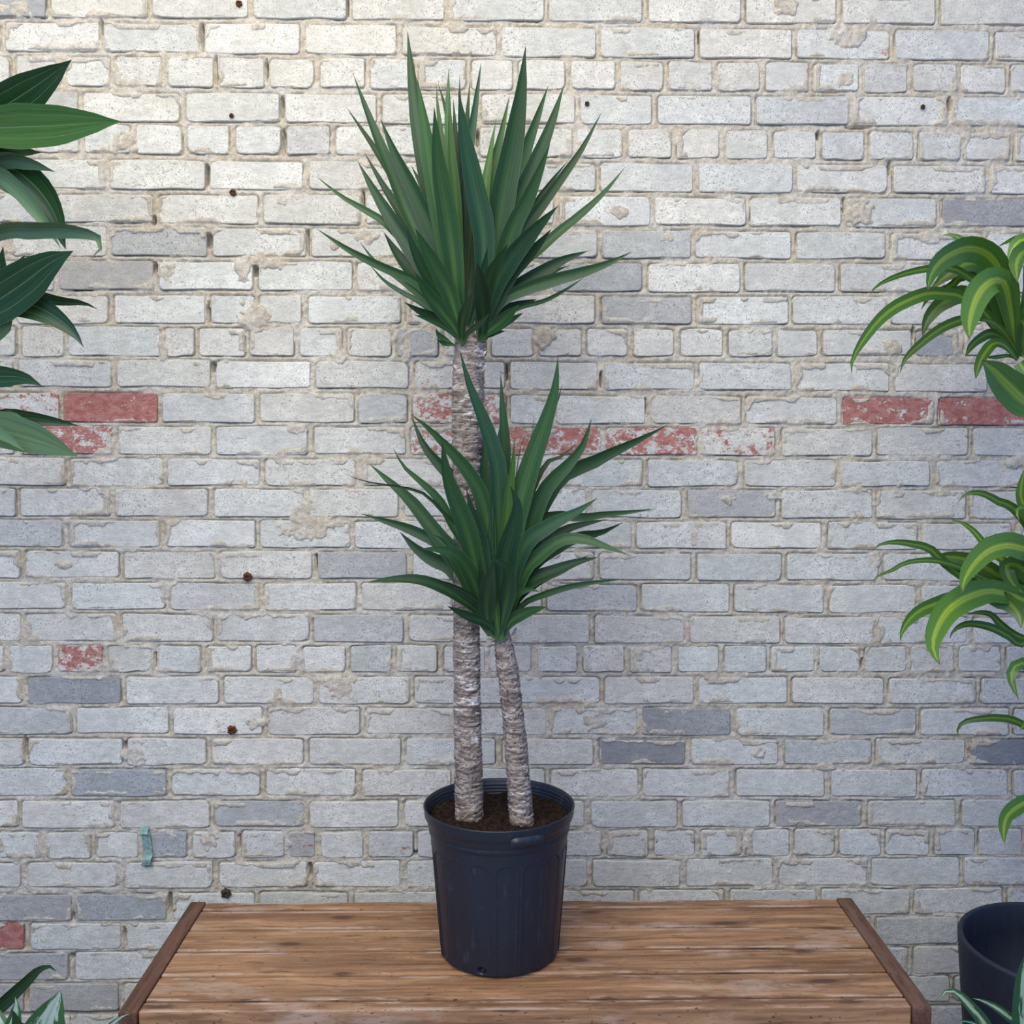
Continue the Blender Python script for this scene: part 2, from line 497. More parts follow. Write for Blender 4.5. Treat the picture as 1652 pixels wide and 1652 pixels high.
for n, (px, py, rx, ry) in enumerate(PATCHES):
    sl, r = blob(px, py, rx, ry, 1.1, 60 + n)
    m = np.clip((1.0 - r) * 3.5, 0, 1)
    top_h = 0.0030 + 0.003 * A[sl] * 2 + 0.004 * B[sl]
    H[sl] = np.where(r < 1.12, np.maximum(H[sl], -0.004 + (top_h + 0.004) * m), H[sl])
    KEEP[sl] |= r < 1.15
for n, (px, py, rx, ry) in enumerate(GAPS):
    sl, r = blob(px, py, max(rx, 2.5), ry, 0.35, 160 + n)
    H[sl] -= 0.030 * np.clip((1.05 - r) * 3.0, 0, 1)
nx, nz = X.shape
V = np.stack([X, -H, Z], -1).reshape(-1, 3)
idx = np.arange(nx * nz).reshape(nx, nz)
q = np.stack([idx[:-1, :-1], idx[1:, :-1], idx[1:, 1:], idx[:-1, 1:]], -1).reshape(-1, 4)
q = q[(KEEP[:-1, :-1] | KEEP[1:, 1:] | KEEP[1:, :-1] | KEEP[:-1, 1:]).ravel()]
used, inv = np.unique(q, return_inverse=True)
mm = mesh_np('mortar', V[used], inv.reshape(q.shape), M_MORTAR, True)
tag(obj('mortar', mm, wall), 'sandy beige lime mortar')
# solid core of the wall behind the brick skin
core = mesh_py('wall_core', [(x, y, z) for x in (-1.72, 1.95) for y in (0.033, 0.22) for z in (0.0, 2.76)],
               [(0,1,3,2),(4,6,7,5),(0,4,5,1),(2,3,7,6),(0,2,6,4),(1,5,7,3)], M_MORTAR)
obj('wall_core', core, wall)


def lump(name, px, py, rpx, mat, parent, squash=1.0, proud=0.004, seed=0):
    bm = bmesh.new(); bmesh.ops.create_icosphere(bm, subdivisions=3, radius=1.0)
    r = metres(rpx, 0.0); rr = random.Random(seed)
    ph = [rr.uniform(0, 6) for _ in range(6)]
    for v in bm.verts:
        n = v.co.copy()
        k = 1 + 0.22 * math.sin(5 * n.x + ph[0]) * math.sin(6 * n.z + ph[1]) + 0.14 * math.sin(11 * n.x + ph[2]) * math.sin(12 * n.z + ph[3])
        v.co = Vector((n.x * r * k, n.y * r * 0.8, n.z * r * k * squash))
        if n.y < -0.3 and math.hypot(n.x, n.z) < 0.45: v.co.y += r * 0.55        # eaten-out middle
    me = bpy.data.meshes.new(name); bm.to_mesh(me); bm.free(); me.materials.append(mat)
    c = at(px, py, 0.0)
    return obj(name, me, parent, (c.x, -proud + r * 0.1, c.z))


for n, (px, py, r, m, lab) in enumerate([(400,930,7,M_RUST,'rusted iron plug'),(375,1177,7.5,M_RUST,'rusted iron plug with pale rim'),(365,1440,8,M_MOSS,'dark crumbling iron plug'),
                                    (374,187,3.5,M_RUST,''),(386,7,5,M_RUST,''),(376,311,5,M_RUST,''),(1488,173,3.5,M_MOSS,''),(947,168,3.5,M_MOSS,'')]):
    o = lump('iron_plug', px, py, r, m, wall, 0.95, 0.004, n)
    if lab: tag(o, lab)
# green painted iron strap let into the wall
sv, sf = [], []
prof = [(228,1333,-.001),(228,1342,-.012),(230,1345,-.006),(232,1362,-.004),(234,1378,-.005),(233,1383,-.011),(231,1392,-.010),(235,1397,.0)]
for x, y, dy in prof:
    for s, yy in ((0, dy), (13 if y < 1345 or y > 1380 else 14, dy)):
        p = at(x + s, y, 0.0); sv.append((p.x, yy - 0.003, p.z))
    for s in (14, 0):
        p = at(x + s, y, 0.0); sv.append((p.x, 0.012, p.z))
for i in range(len(prof) - 1):
    for k in range(4):
        sf.append((i*4+k, i*4+(k+1) % 4, (i+1)*4+(k+1) % 4, (i+1)*4+k))
sf += [(3,2,1,0), tuple(len(sv) - 4 + k for k in range(4))]
tag(obj('iron_strap', mesh_py('iron_strap', sv, sf, M_VERDIGRIS), wall), 'chipped pale green iron strap')

# ------------------------------------------------------------------ floor
def floor_material():
    k = NT('worn_concrete'); p = k.pos()
    n = k.noise(p, 3, 6, 0.65); g = k.noise(p, 120, 3, 0.6)
    c = k.mix(k.ramp(n, 0.3, 0.7), (0.26, 0.25, 0.24), (0.38, 0.37, 0.35))
    c = k.mix(1.0, c, k.grey(k.ramp(g, 0.3, 0.7, 0.85, 1.1)), 'MULTIPLY')
    return k.done(c, 0.7, k.bump(g, 0.2, 0.002), 0.3)


fl = mesh_py('floor', [(x, y, z) for x in (-3.5, 3.5) for y in (-5.5, 0.0) for z in (-0.12, 0.0)],
             [(0,1,3,2),(4,6,7,5),(0,4,5,1),(2,3,7,6),(0,2,6,4),(1,5,7,3)], floor_material())
tag(obj('floor', fl), 'grey worn concrete floor below the bench', 'floor', kind='structure')

# ------------------------------------------------------------------ bench
def wood_material(name, dark, light, grey_wear, knots=True, along='x'):
    k = NT(name)
    off = k.n('ShaderNodeObjectInfo').outputs['Random']
    o = k.obj()
    if along == 'y':
        so = k.n('ShaderNodeSeparateXYZ'); k.put(so.inputs[0], o); co = k.n('ShaderNodeCombineXYZ')
        k.put(co.inputs[0], so.outputs[1]); k.put(co.inputs[1], so.outputs[0]); k.put(co.inputs[2], so.outputs[2]); o = co.outputs[0]
    comb = k.n('ShaderNodeCombineXYZ')
    k.put(comb.inputs[0], k.math('MULTIPLY', off, 17.0)); k.put(comb.inputs[1], k.math('MULTIPLY', off, 5.0))
    add = k.n('ShaderNodeVectorMath', operation='ADD'); k.put(add.inputs[0], o); k.put(add.inputs[1], comb.outputs[0])
    p = add.outputs[0]
    warp = k.noise(k.vmap(p, (2.2, 8, 8)), 1.6, 3, 0.5)
    wv = k.n('ShaderNodeVectorMath', operation='MULTIPLY_ADD')
    k.put(wv.inputs[0], k.grey(warp)); wv.inputs[1].default_value = (0, 0.05, 0.05); k.put(wv.inputs[2], p)
    grain = k.noise(k.vmap(wv.outputs[0], (3.2, 110, 110)), 1.0, 5, 0.65, 0.3)
    broad = k.noise(k.vmap(wv.outputs[0], (2.0, 26, 26)), 1.0, 4, 0.6, 0.5)
    c = k.mix(k.ramp(broad, 0.28, 0.72), dark, light)
    c = k.mix(1.0, c, k.grey(k.ramp(grain, 0.3, 0.7, 0.58, 1.2)), 'MULTIPLY')
    wear = k.ramp(k.noise(k.vmap(p, (5, 16, 16), (3, 3, 3)), 1.0, 6, 0.68), 0.52, 0.68)
    c = k.mix(k.math('MULTIPLY', wear, 0.5), c, grey_wear)
    dk = k.ramp(k.noise(k.vmap(p, (7, 40, 40), (8, 1, 3)), 1.0, 5, 0.7), 0.60, 0.72)
    c = k.mix(k.math('MULTIPLY', dk, 0.75), c, (0.055, 0.028, 0.016))
    h = grain
    if knots:
        vo = k.n('ShaderNodeTexVoronoi', feature='F1', voronoi_dimensions='2D'); sp = k.n('ShaderNodeSeparateXYZ'); k.put(sp.inputs[0], p); kc = k.n('ShaderNodeCombineXYZ'); k.put(kc.inputs[0], sp.outputs[0]); k.put(kc.inputs[1], k.math('ADD', sp.outputs[1], sp.outputs[2])); k.put(vo.inputs['Vector'], k.vmap(kc.outputs[0], (4.2, 12, 1))); vo.inputs['Scale'].default_value = 1.0
        dist = k.math('ADD', vo.outputs['Distance'], k.math('MULTIPLY', k.math('SUBTRACT', broad, 0.5), 0.22))
        pick = k.math('GREATER_THAN', k.n('ShaderNodeSeparateColor', Color=vo.outputs['Color']).outputs[0], 0.55)
        kn = k.math('MULTIPLY', k.ramp(dist, 0.13, 0.05), pick)
        c = k.mix(k.math('MULTIPLY', kn, 0.85), c, (0.05, 0.028, 0.018))
        halo = k.math('MULTIPLY', k.ramp(dist, 0.30, 0.10), pick)
        c = k.mix(k.math('MULTIPLY', halo, 0.35), c, (0.13, 0.065, 0.035))
    sep = k.n('ShaderNodeSeparateXYZ'); k.put(sep.inputs[0], o)
    edge = k.math('SUBTRACT', k.attr('half', 'Fac'), k.math('ABSOLUTE', sep.outputs[1]))
    ew = k.math('MULTIPLY', k.ramp(edge, 0.012, 0.004), k.ramp(k.noise(k.vmap(p, (7, 24, 24), (1, 7, 2)), 1.0, 5, 0.65), 0.46, 0.60))
    sn = k.n('ShaderNodeSeparateXYZ'); k.put(sn.inputs[0], k.n('ShaderNodeNewGeometry').outputs['Normal'])
    ew = k.math('MULTIPLY', ew, k.ramp(sn.outputs[2], 0.4, 0.8))
    c = k.mix(k.math('MULTIPLY', ew, 0.75), c, grey_wear)
    pk = k.ramp(k.noise(k.vmap(p, (90, 200, 200)), 1.0, 2, 0.5), 0.67, 0.72)
    c = k.mix(k.math('MULTIPLY', pk, 0.8), c, (0.035, 0.02, 0.012))
    return k.done(c, k.ramp(grain, 0.2, 0.8, 0.42, 0.62), k.bump(h, 0.35, 0.0016), 0.35)


M_WOOD = wood_material('honey_pine_boards', (0.20, 0.098, 0.047), (0.44, 0.25, 0.125), (0.52, 0.40, 0.31))
M_WOOD_DARK = wood_material('dark_stained_end_boards', (0.088, 0.040, 0.024), (0.15, 0.072, 0.042), (0.20, 0.125, 0.09), False, 'y')

BX, BY, BROT = 0.0672, -0.4025, -0.0165
bench = empty('wooden_bench', (BX, BY, 0.0)); bench.rotation_euler.z = BROT
tag(bench, 'long low wooden bench of honey pine boards with dark end boards', 'bench')


def board(name, x0, x1, y0, y1, z0, z1, mat, bev=0.003, lift=0.0):
    bm = bmesh.new(); bmesh.ops.create_cube(bm, size=1.0)
    sx, sy, sz = x1 - x0, y1 - y0, z1 - z0
    for v in bm.verts: v.co = Vector((v.co.x * sx, v.co.y * sy, v.co.z * sz))
    bmesh.ops.bevel(bm, geom=bm.edges[:], offset=bev, segments=2, affect='EDGES', profile=0.6)
    me = bpy.data.meshes.new(name); bm.to_mesh(me); bm.free(); me.materials.append(mat); fval(me, 'half', sy / 2)
    return obj(name, me, bench, ((x0 + x1) / 2, (y0 + y1) / 2, (z0 + z1) / 2 + lift))


TOP = 0.45
ex = 0.700                      # half length
ix = 0.667                      # inner side of the end boards
edges = [0.2095, 0.1695, 0.0855, -0.0020, -0.0920, -0.1770, -0.2125]    # board joints, back to front
for i in range(6):
    y1, y0 = edges[i], edges[i + 1]
    g = 0.0030
    nm = 'plank' if i not in (0, 5) else ('back_rail' if i == 0 else 'front_rail')
    low = TOP - 0.03 if nm == 'plank' else TOP - 0.095
    board(nm, -ix + 0.0015, ix - 0.0015, y0 + g, y1 - g, low, TOP, M_WOOD, 0.0026 if nm == 'plank' else 0.0024, random.uniform(-0.0012, 0.0006))
for s in (-1, 1):
    board('end_board', min(s * ix, s * ex), max(s * ix, s * ex), -0.214, 0.2105, TOP - 0.095, TOP + 0.0015, M_WOOD_DARK, 0.004)
for sx in (-1, 1):
    for sy in (-1, 1):
        cx, cy = sx * 0.633, sy * 0.165
        board('leg', cx - 0.031, cx + 0.031, cy - 0.031, cy + 0.031, 0.0, TOP - 0.0955 if False else TOP - 0.032, M_WOOD_DARK, 0.004)
board('stretcher', -0.60, 0.60, -0.02, 0.02, 0.10, 0.15, M_WOOD, 0.003)
for sx in (-1, 1):
    board('side_stretcher', sx * 0.633 - 0.018, sx * 0.633 + 0.018, -0.134, 0.134, 0.10, 0.15, M_WOOD_DARK, 0.003)

# ------------------------------------------------------------------ leaves
PROFILES = {
 'sword': ([0,.04,.12,.28,.5,.7,.86,1], [.0,.13,.38,.76,1.0,.86,.56,.46]),
 'broad': ([0,.04,.12,.30,.5,.7,.86,1], [.0,.12,.42,.87,1.0,.82,.42,.10]),
 'strap': ([0,.05,.15,.35,.5,.7,.86,1], [.0,.25,.64,.95,1.0,.80,.52,.36]),
}


def catmull(P, n):
    P = [np.array(p, float) for p in P]
    P = [2 * P[0] - P[1]] + P + [2 * P[-1] - P[-2]]
    out = []
    segs = len(P) - 3
    for i in range(segs):
        p0, p1, p2, p3 = P[i:i + 4]
        for t in np.linspace(0, 1, 8, endpoint=False):
            out.append(0.5 * ((2 * p1) + (-p0 + p2) * t + (2 * p0 - 5 * p1 + 4 * p2 - p3) * t * t + (-p0 + 3 * p1 - 3 * p2 + p3) * t ** 3))
    out.append(P[-2])
    out = np.array(out)
    d = np.concatenate([[0], np.cumsum(np.linalg.norm(np.diff(out, axis=0), axis=1))])
    s = np.linspace(0, d[-1], n + 1)
    return np.stack([np.interp(s, d, out[:, k]) for k in range(3)], -1), d[-1]


def leaf(parent, mat, pts, w, yb, dtip, kind='sword', fold=0.25, roll=0.0, tone=(1, 1, 1), wave=0.0, name='leaf', n=16, twist=0.0, dmid=0.0):
    """pts: pixels from tip to base; yb: depth of the base; dtip: how far the tip stands from it in depth"""
    seg = [0.0]
    for (a, b), (c, d) in zip(pts[:-1], pts[1:]): seg.append(seg[-1] + math.hypot(c - a, d - b))
    P = []
    for (x, y), l in zip(pts, seg):
        t = 1 - l / seg[-1]                    # 0 at the base, 1 at the tip
        Y = yb + dtip * t ** 1.35 + dmid * math.sin(math.pi * t)
        P.append(at(x, y, min(Y, -0.02)))
    C, length = catmull(P, n)
    T = np.gradient(C, axis=0); T /= np.linalg.norm(T, axis=1)[:, None]
    wm = metres(w, yb + dtip * 0.5) / 2
    xs, ws = PROFILES[kind]
    cols = [-1, -0.5, 0, 0.5, 1]
    verts, uv = [], []
    ph = random.uniform(0, 6)
    prev = None
    for i in range(n + 1):
        s = i / n
        view = np.array(CAM) - C[i]; view /= np.linalg.norm(view)
        side = np.cross(T[i], view)
        l = np.linalg.norm(side)
        side = side / l if l > 1e-4 else prev
        if prev is not None and np.dot(side, prev) < 0: side = -side
        prev = side
        nor = np.cross(side, T[i])
        if np.dot(nor, view) < 0: nor = -nor
        r = roll + twist * (s - 0.5)
        sd = side * math.cos(r) + nor * math.sin(r)
        nn = nor * math.cos(r) - side * math.sin(r)
        ww = wm * np.interp(s, xs, ws) / max(0.5, math.cos(r))
        if i == 0: ww = wm * 0.015
        for c in cols:
            lift = fold * abs(c) ** 1.4 * ww * (1 - 0.35 * s * 0)
            wv = wave * wm * math.sin(9.0 * s + ph + (0 if c < 0 else 1.9)) * abs(c) * min(1, 6 * s) * (1 - 0.6 * s)
            verts.append(C[i] + sd * c * ww + nn * (lift + wv))
            uv.append(((c + 1) / 2, s))
    k = len(cols)
    faces = [(i * k + j, i * k + j + 1, (i + 1) * k + j + 1, (i + 1) * k + j) for i in range(n) for j in range(k - 1)]
    base = np.array(parent.location if parent.parent is None else parent.parent.location + parent.location)
    me = mesh_np(name, np.array(verts) - base, faces, mat, True)
    ul = me.uv_layers.new(name='UVMap')
    ul.data.foreach_set('uv', np.array(uv, dtype=np.float32)[np.array(faces).ravel()].ravel())
    fcol(me, 'tone', tone)
    fval(me, 'len', length)
    return obj(name, me, parent)


def leaf_shader(k, c, rough, normal=None, trans=0.18, spec=0.45):
    k.done(c, rough, normal, spec)
    tr = k.n('ShaderNodeBsdfTranslucent')
    k.put(tr.inputs['Color'], k.mix(1.0, c, (1.2, 1.5, 0.5), 'MULTIPLY'))
    mx = k.n('ShaderNodeMixShader', Fac=trans)
    k.t.links.new(k.b.outputs[0], mx.inputs[1]); k.t.links.new(tr.outputs[0], mx.inputs[2])
    k.t.links.new(mx.outputs[0], k.out.inputs['Surface'])
    return k.m


def uvparts(k):
    u = k.n('ShaderNodeUVMap').outputs[0]
    s = k.n('ShaderNodeSeparateXYZ'); k.put(s.inputs[0], u)
    return u, s.outputs[0], s.outputs[1]


def yucca_material():
    k = NT('yucca_leaf'); u, a, s = uvparts(k)
    tone = k.attr('tone')
    lines = k.noise(k.vmap(u, (55, 1.2, 1)), 1.0, 3, 0.6)
    c = k.mix(k.ramp(lines, 0.34, 0.66), (0.011, 0.044, 0.016), (0.040, 0.104, 0.031))
    c = k.mix(1.0, c, tone, 'MULTIPLY')
    off = k.math('ABSOLUTE', k.math('SUBTRACT', a, 0.5))
    mid = k.math('MULTIPLY', k.ramp(off, 0.20, 0.0), k.ramp(s, 0.25, 0.85, 0.12, 0.75))
    c = k.mix(mid, c, k.mix(1.0, (0.085, 0.17, 0.040), tone, 'MULTIPLY'))
    c = k.mix(k.ramp(s, 0.90, 1.0, 0, 0.6), c, (0.14, 0.23, 0.08))
    c = k.mix(k.ramp(off, 0.475, 0.5, 0, 0.55), c, (0.20, 0.27, 0.15))
    c = k.mix(k.ramp(s, 0.035, 0.0), c, (0.07, 0.045, 0.025))
    return leaf_shader(k, c, 0.42, k.bump(lines, 0.25, 0.0012), 0.12, 0.34)


def corn_material():
    k = NT('striped_corn_plant_leaf'); u, a, s = uvparts(k)
    tone = k.attr('tone')
    lines = k.noise(k.vmap(u, (34, 0.8, 1)), 1.0, 3, 0.6)
    c = k.mix(k.ramp(lines, 0.3, 0.7), (0.040, 0.112, 0.018), (0.085, 0.190, 0.032))
    off = k.math('ADD', k.math('ABSOLUTE', k.math('SUBTRACT', a, 0.5)), k.math('MULTIPLY', k.math('SUBTRACT', lines, 0.5), 0.30))
    st_ = k.ramp(off, 0.155, 0.01)
    c = k.mix(k.math('MULTIPLY', st_, 0.9), c, (0.27, 0.37, 0.045))
    core_ = k.ramp(k.math('ABSOLUTE', k.math('SUBTRACT', a, 0.5)), 0.035, 0.012)
    c = k.mix(k.math('MULTIPLY', core_, 0.7), c, (0.10, 0.22, 0.03))
    c = k.mix(1.0, c, tone, 'MULTIPLY')
    c = k.mix(k.ramp(s, 0.04, 0.0), c, (0.10, 0.07, 0.03))
    return leaf_shader(k, c, 0.36, k.bump(lines, 0.15, 0.001), 0.22, 0.45)


def veined_material():
    k = NT('veined_dark_leaf'); u, a, s = uvparts(k)
    tone = k.attr('tone')
    lines = k.noise(k.vmap(u, (26, 1.0, 1)), 1.0, 3, 0.6)
    c = k.mix(k.ramp(lines, 0.3, 0.7), (0.018, 0.055, 0.020), (0.030, 0.085, 0.028))
    c = k.mix(1.0, c, tone, 'MULTIPLY')
    vein = None
    for x, wd in ((0.5, 0.016), (0.24, 0.010), (0.76, 0.010)):
        v = k.ramp(k.math('ABSOLUTE', k.math('SUBTRACT', a, x)), wd, wd * 0.3)
        vein = v if vein is None else k.math('MAXIMUM', vein, v)
    c = k.mix(k.math('MULTIPLY', vein, 0.6), c, (0.14, 0.22, 0.10))
    c = k.mix(k.ramp(k.math('ABSOLUTE', k.math('SUBTRACT', a, 0.5)), 0.485, 0.5, 0, 0.4), c, (0.18, 0.26, 0.15))
    return leaf_shader(k, c, 0.38, k.bump(k.math('ADD', k.math('MULTIPLY', lines, 0.4), k.math('MULTIPLY', vein, -1.0)), 0.3, 0.002), 0.12, 0.4)


def silver_material(name, sil, green, amount):
    k = NT(name); u, a, s = uvparts(k)
    tone = k.attr('tone')
    n = k.noise(k.vmap(u, (7, 5, 1)), 1.6, 5, 0.65, 0.5)
    off = k.math('ABSOLUTE', k.math('SUBTRACT', a, 0.5))
    edge = k.math('ADD', k.math('MULTIPLY', off, 0.85), k.math('MULTIPLY', n, 0.8))
    m = k.ramp(edge, amount - 0.03, amount + 0.03, 1, 0)
    c = k.mix(m, green, sil)
    midv = k.ramp(off, 0.045, 0.02)
    c = k.mix(k.math('MULTIPLY', midv, 0.8), c, (0.36, 0.45, 0.30))
    c = k.mix(1.0, c, tone, 'MULTIPLY')
    return leaf_shader(k, c, 0.42, None, 0.2, 0.4)


M_YUCCA, M_CORN, M_VEIN = yucca_material(), corn_material(), veined_material()
M_SILVER = silver_material('silver_blotched_leaf', (0.52, 0.62, 0.58), (0.055, 0.14, 0.05), 0.60)
M_SILVER2 = silver_material('silver_speckled_leaf', (0.36, 0.47, 0.34), (0.03, 0.09, 0.04), 0.54)


def soil_material():
    k = NT('dark_potting_soil'); p = k.pos()
    n = k.noise(p, 130, 5, 0.75); g = k.noise(p, 420, 2, 0.6)
    c = k.mix(k.ramp(n, 0.35, 0.7), (0.012, 0.008, 0.006), (0.060, 0.037, 0.026))
    c = k.mix(k.ramp(g, 0.76, 0.80), c, (0.35, 0.28, 0.2))
    return k.done(c, 0.95, k.bump(k.math('ADD', n, g), 1.0, 0.006), 0.1)


def bark_material():
    k = NT('ringed_yucca_bark'); p = k.pos()
    flake = k.noise(k.vmap(p, (26, 26, 120)), 1.0, 5, 0.7, 0.8)
    big = k.noise(p, 9, 3, 0.5)
    h = k.attr('ring', 'Fac')
    c = k.mix(k.ramp(flake, 0.32, 0.68), (0.10, 0.078, 0.062), (0.44, 0.37, 0.31))
    hi = k.ramp(k.math('ADD', flake, k.math('MULTIPLY', k.math('SUBTRACT', big, 0.5), 0.5)), 0.60, 0.70)
    c = k.mix(k.math('MULTIPLY', hi, 0.85), c, (0.74, 0.71, 0.67))
    c = k.mix(k.ramp(h, 0.25, 0.7, 0, 0.9), c, (0.045, 0.033, 0.026))
    crackn = k.ramp(k.noise(k.vmap(p, (95, 95, 22)), 1.0, 3, 0.6), 0.63, 0.68)
    c = k.mix(k.math('MULTIPLY', crackn, 0.65), c, (0.05, 0.038, 0.03))
    return k.done(c, 0.62, k.bump(flake, 0.7, 0.003), 0.4)


def plastic(name, rgb, rough, scuff):
    k = NT(name); p = k.pos()
    n = k.noise(k.vmap(p, (1, 1, 0.35)), 60, 6, 0.7, 0.5)
    d = k.ramp(n, 0.56, 0.74)
    c = k.mix(k.math('MULTIPLY', d, scuff), rgb, (0.10, 0.105, 0.115))
    return k.done(c, k.ramp(n, 0.3, 0.7, rough, rough + 0.15), k.bump(k.noise(p, 300, 2), 0.08, 0.001), 0.5)


M_SOIL, M_BARK = soil_material(), bark_material()
M_POT = plastic('black_nursery_plastic', (0.011, 0.015, 0.026), 0.34, 0.30)
M_POT2 = plastic('matt_navy_planter', (0.012, 0.017, 0.032), 0.5, 0.05)
M_STEM = plain('green_stem', (0.10, 0.17, 0.06), 0.5, 0.3, 60, 0.2)
M_CANE = plain('tan_cane', (0.22, 0.17, 0.11), 0.8, 0.4, 70, 0.6)


def lathe(name, prof, mat, parent, loc, seg=96, disp=None):
    """prof: (radius, height) list; a closed shell of revolution"""
    th = np.linspace(0, 2 * math.pi, seg, endpoint=False)
    R_ = np.array([p[0] for p in prof]); Z_ = np.array([p[1] for p in prof])
    TH, RR = np.meshgrid(th, R_); _, ZZ = np.meshgrid(th, Z_)
    if disp is not None: RR = RR + disp(TH, ZZ, np.arange(len(prof))[:, None] * np.ones_like(TH))
    V_ = np.stack([RR * np.cos(TH), RR * np.sin(TH), ZZ], -1).reshape(-1, 3)
    m = len(prof)
    I = np.arange(m * seg).reshape(m, seg); J = np.roll(I, -1, 1)
    q_ = np.stack([I[:-1], J[:-1], J[1:], I[1:]], -1).reshape(-1, 4)
    return obj(name, mesh_np(name, V_, q_, mat, True), parent, loc)


def soil_disc(parent, loc, r, amp, seed, mat=None):
    n = 90
    u = np.linspace(-1, 1, n)
    U, W = np.meshgrid(u, u, indexing='ij')
    # square to disc
    DX = U * np.sqrt(1 - W * W / 2) * r; DY = W * np.sqrt(1 - U * U / 2) * r
    HH = (fbm(DX, DY, 0.035, seed, 3) - 0.5) * amp * 2 + (fbm(DX, DY, 0.007, seed + 9, 2) - 0.5) * amp * 1.1
    HH += 0.006 * (np.hypot(DX, DY) / r) ** 4
    I = np.arange(n * n).reshape(n, n)
    q_ = np.stack([I[:-1, :-1], I[1:, :-1], I[1:, 1:], I[:-1, 1:]], -1).reshape(-1, 4)
    return obj('soil', mesh_np('soil', np.stack([DX, DY, HH], -1).reshape(-1, 3), q_, mat or M_SOIL, False), parent, loc)


def cane(name, parent, pts, radii, mat, rings=0.0098, seg=56, rough=0.0023, base=None, step=0.0022):
    """pts: world points bottom to top"""
    L_ = sum((Vector(b) - Vector(a)).length for a, b in zip(pts[:-1], pts[1:]))
    n = max(6, int(L_ / step))
    C, length = catmull([tuple(p) for p in pts], n)
    s = np.linspace(0, 1, n + 1)
    rr = np.interp(s, np.linspace(0, 1, len(radii)), radii)
    C = np.concatenate([C, C[-1:]]); s = np.append(s, 1.0); rr = np.append(rr, 0.0); n += 1
    th = np.linspace(0, 2 * math.pi, seg, endpoint=False)
    TH, SS = np.meshgrid(th, s * length)
    sd = random.randrange(1000)
    wob = 0.006 * (vnoise(TH / (2 * math.pi) * 8 * 1.0, SS * 6, 1.0, sd) - 0.5) + 0.010 * (vnoise(np.cos(TH) * 2 + 5, SS * 25 + np.sin(TH) * 2, 1.0, sd + 3) - 0.5)
    ph = ((SS + wob) / rings) % 1.0
    ring = np.clip((ph - 0.80) / 0.2, 0, 1)
    prof = ph * 0.9 - 1.6 * ring
    D = rough * prof + rough * 1.6 * (vnoise(np.cos(TH) * 9 + 20, SS * 260 + np.sin(TH) * 9, 1.0, sd + 5) - 0.5)
    D[-1] = 0
    RR = rr[:, None] + D
    V_ = np.stack([C[:, 0][:, None] + RR * np.cos(TH), C[:, 1][:, None] + RR * np.sin(TH), C[:, 2][:, None] + 0 * TH], -1)
    b = np.array(base if base is not None else (0, 0, 0))
    V_ = V_.reshape(-1, 3) - b
    I = np.arange((n + 1) * seg).reshape(n + 1, seg); J = np.roll(I, -1, 1)
    q_ = np.stack([I[:-1], J[:-1], J[1:], I[1:]], -1).reshape(-1, 4)
    V_ = np.concatenate([V_, (C[-1] - b)[None]])
    me = mesh_np(name, V_, np.concatenate([q_, np.stack([I[-1], J[-1], np.full(seg, len(V_) - 1), np.full(seg, len(V_) - 1)], -1)]) if False else q_, mat, True)
    a_ = me.attributes.new('ring', 'FLOAT', 'POINT')
    a_.data.foreach_set('value', np.concatenate([ring.ravel(), [0]]).astype(np.float32))
    return obj(name, me, parent)


# ------------------------------------------------------------------ potted yucca
PX, PY = 0.021, -0.402
yucca = empty('potted_yucca', (PX, PY, TOP + 0.0005))
tag(yucca, 'tall two-caned yucca in a black nursery pot standing on the bench', 'potted plant')
PH = 0.288
NPAN = 16


def pot_disp(TH, ZZ, K):
    """raised frame around arched panels"""
    out = np.zeros_like(TH)
    skin = (K >= PB0) & (K <= PB1)
    a = ((TH + 0.10) / (2 * math.pi) * NPAN) % 1.0 - 0.5
    hw = 0.40
    arc_z = 0.218
    wpan = 0.125 * 2 * math.pi / NPAN
    X_ = a * wpan; Hw = hw * wpan
    # signed distance to an arch open at the bottom
    zc = arc_z - Hw
    d = np.where(ZZ < zc, np.abs(X_) - Hw, np.hypot(X_, ZZ - zc) - Hw)
    groove = np.exp(-(d / 0.0011) ** 2)
    inside = np.clip(-d / 0.0012, 0, 1)
    out = np.where(skin, -0.0012 * inside + 0.0013 * groove, 0)
    # drain hole low on the front left
    hole = np.exp(-(((TH - (1.5 * math.pi - 0.31)) * 0.11 / 0.007) ** 2 + ((ZZ - 0.013) / 0.006) ** 2) ** 2)
    return out - np.where(skin, 0.012 * hole, 0)


r0, r1 = 0.1125, 0.1305
prof = [(0.0, 0.004), (0.06, 0.004), (0.097, 0.0025), (0.1055, 0.0), (0.1105, 0.004)]
PB0 = len(prof)
zz = np.linspace(0.006, 0.236, 110)
prof += [(r0 + (r1 - r0) * (z / 0.236), z) for z in zz]
PB1 = len(prof) - 1
prof += [(0.1312, 0.239), (0.1335, 0.241), (0.1338, 0.247), (0.1325, 0.249), (0.1350, 0.2515), (0.1355, 0.257), (0.1362, 0.262),
         (0.1395, 0.266), (0.1415, 0.271), (0.1420, 0.281), (0.1430, 0.2845), (0.1432, PH - 0.001), (0.1420, PH), (0.1400, PH - 0.001), (0.1388, PH - 0.006)]
for i in range(9):
    z = PH - 0.010 - i * 0.006
    prof += [(0.1375 - i * 0.0016, z), (0.1361 - i * 0.0016, z - 0.002), (0.1366 - i * 0.0016, z - 0.004)]
prof += [(0.119, 0.228), (0.10, 0.226), (0.0, 0.226)]
pot = lathe('pot', prof, M_POT, yucca, (0, 0, 0), 420, pot_disp)
tag(pot, 'black plastic nursery pot with arched ribs')
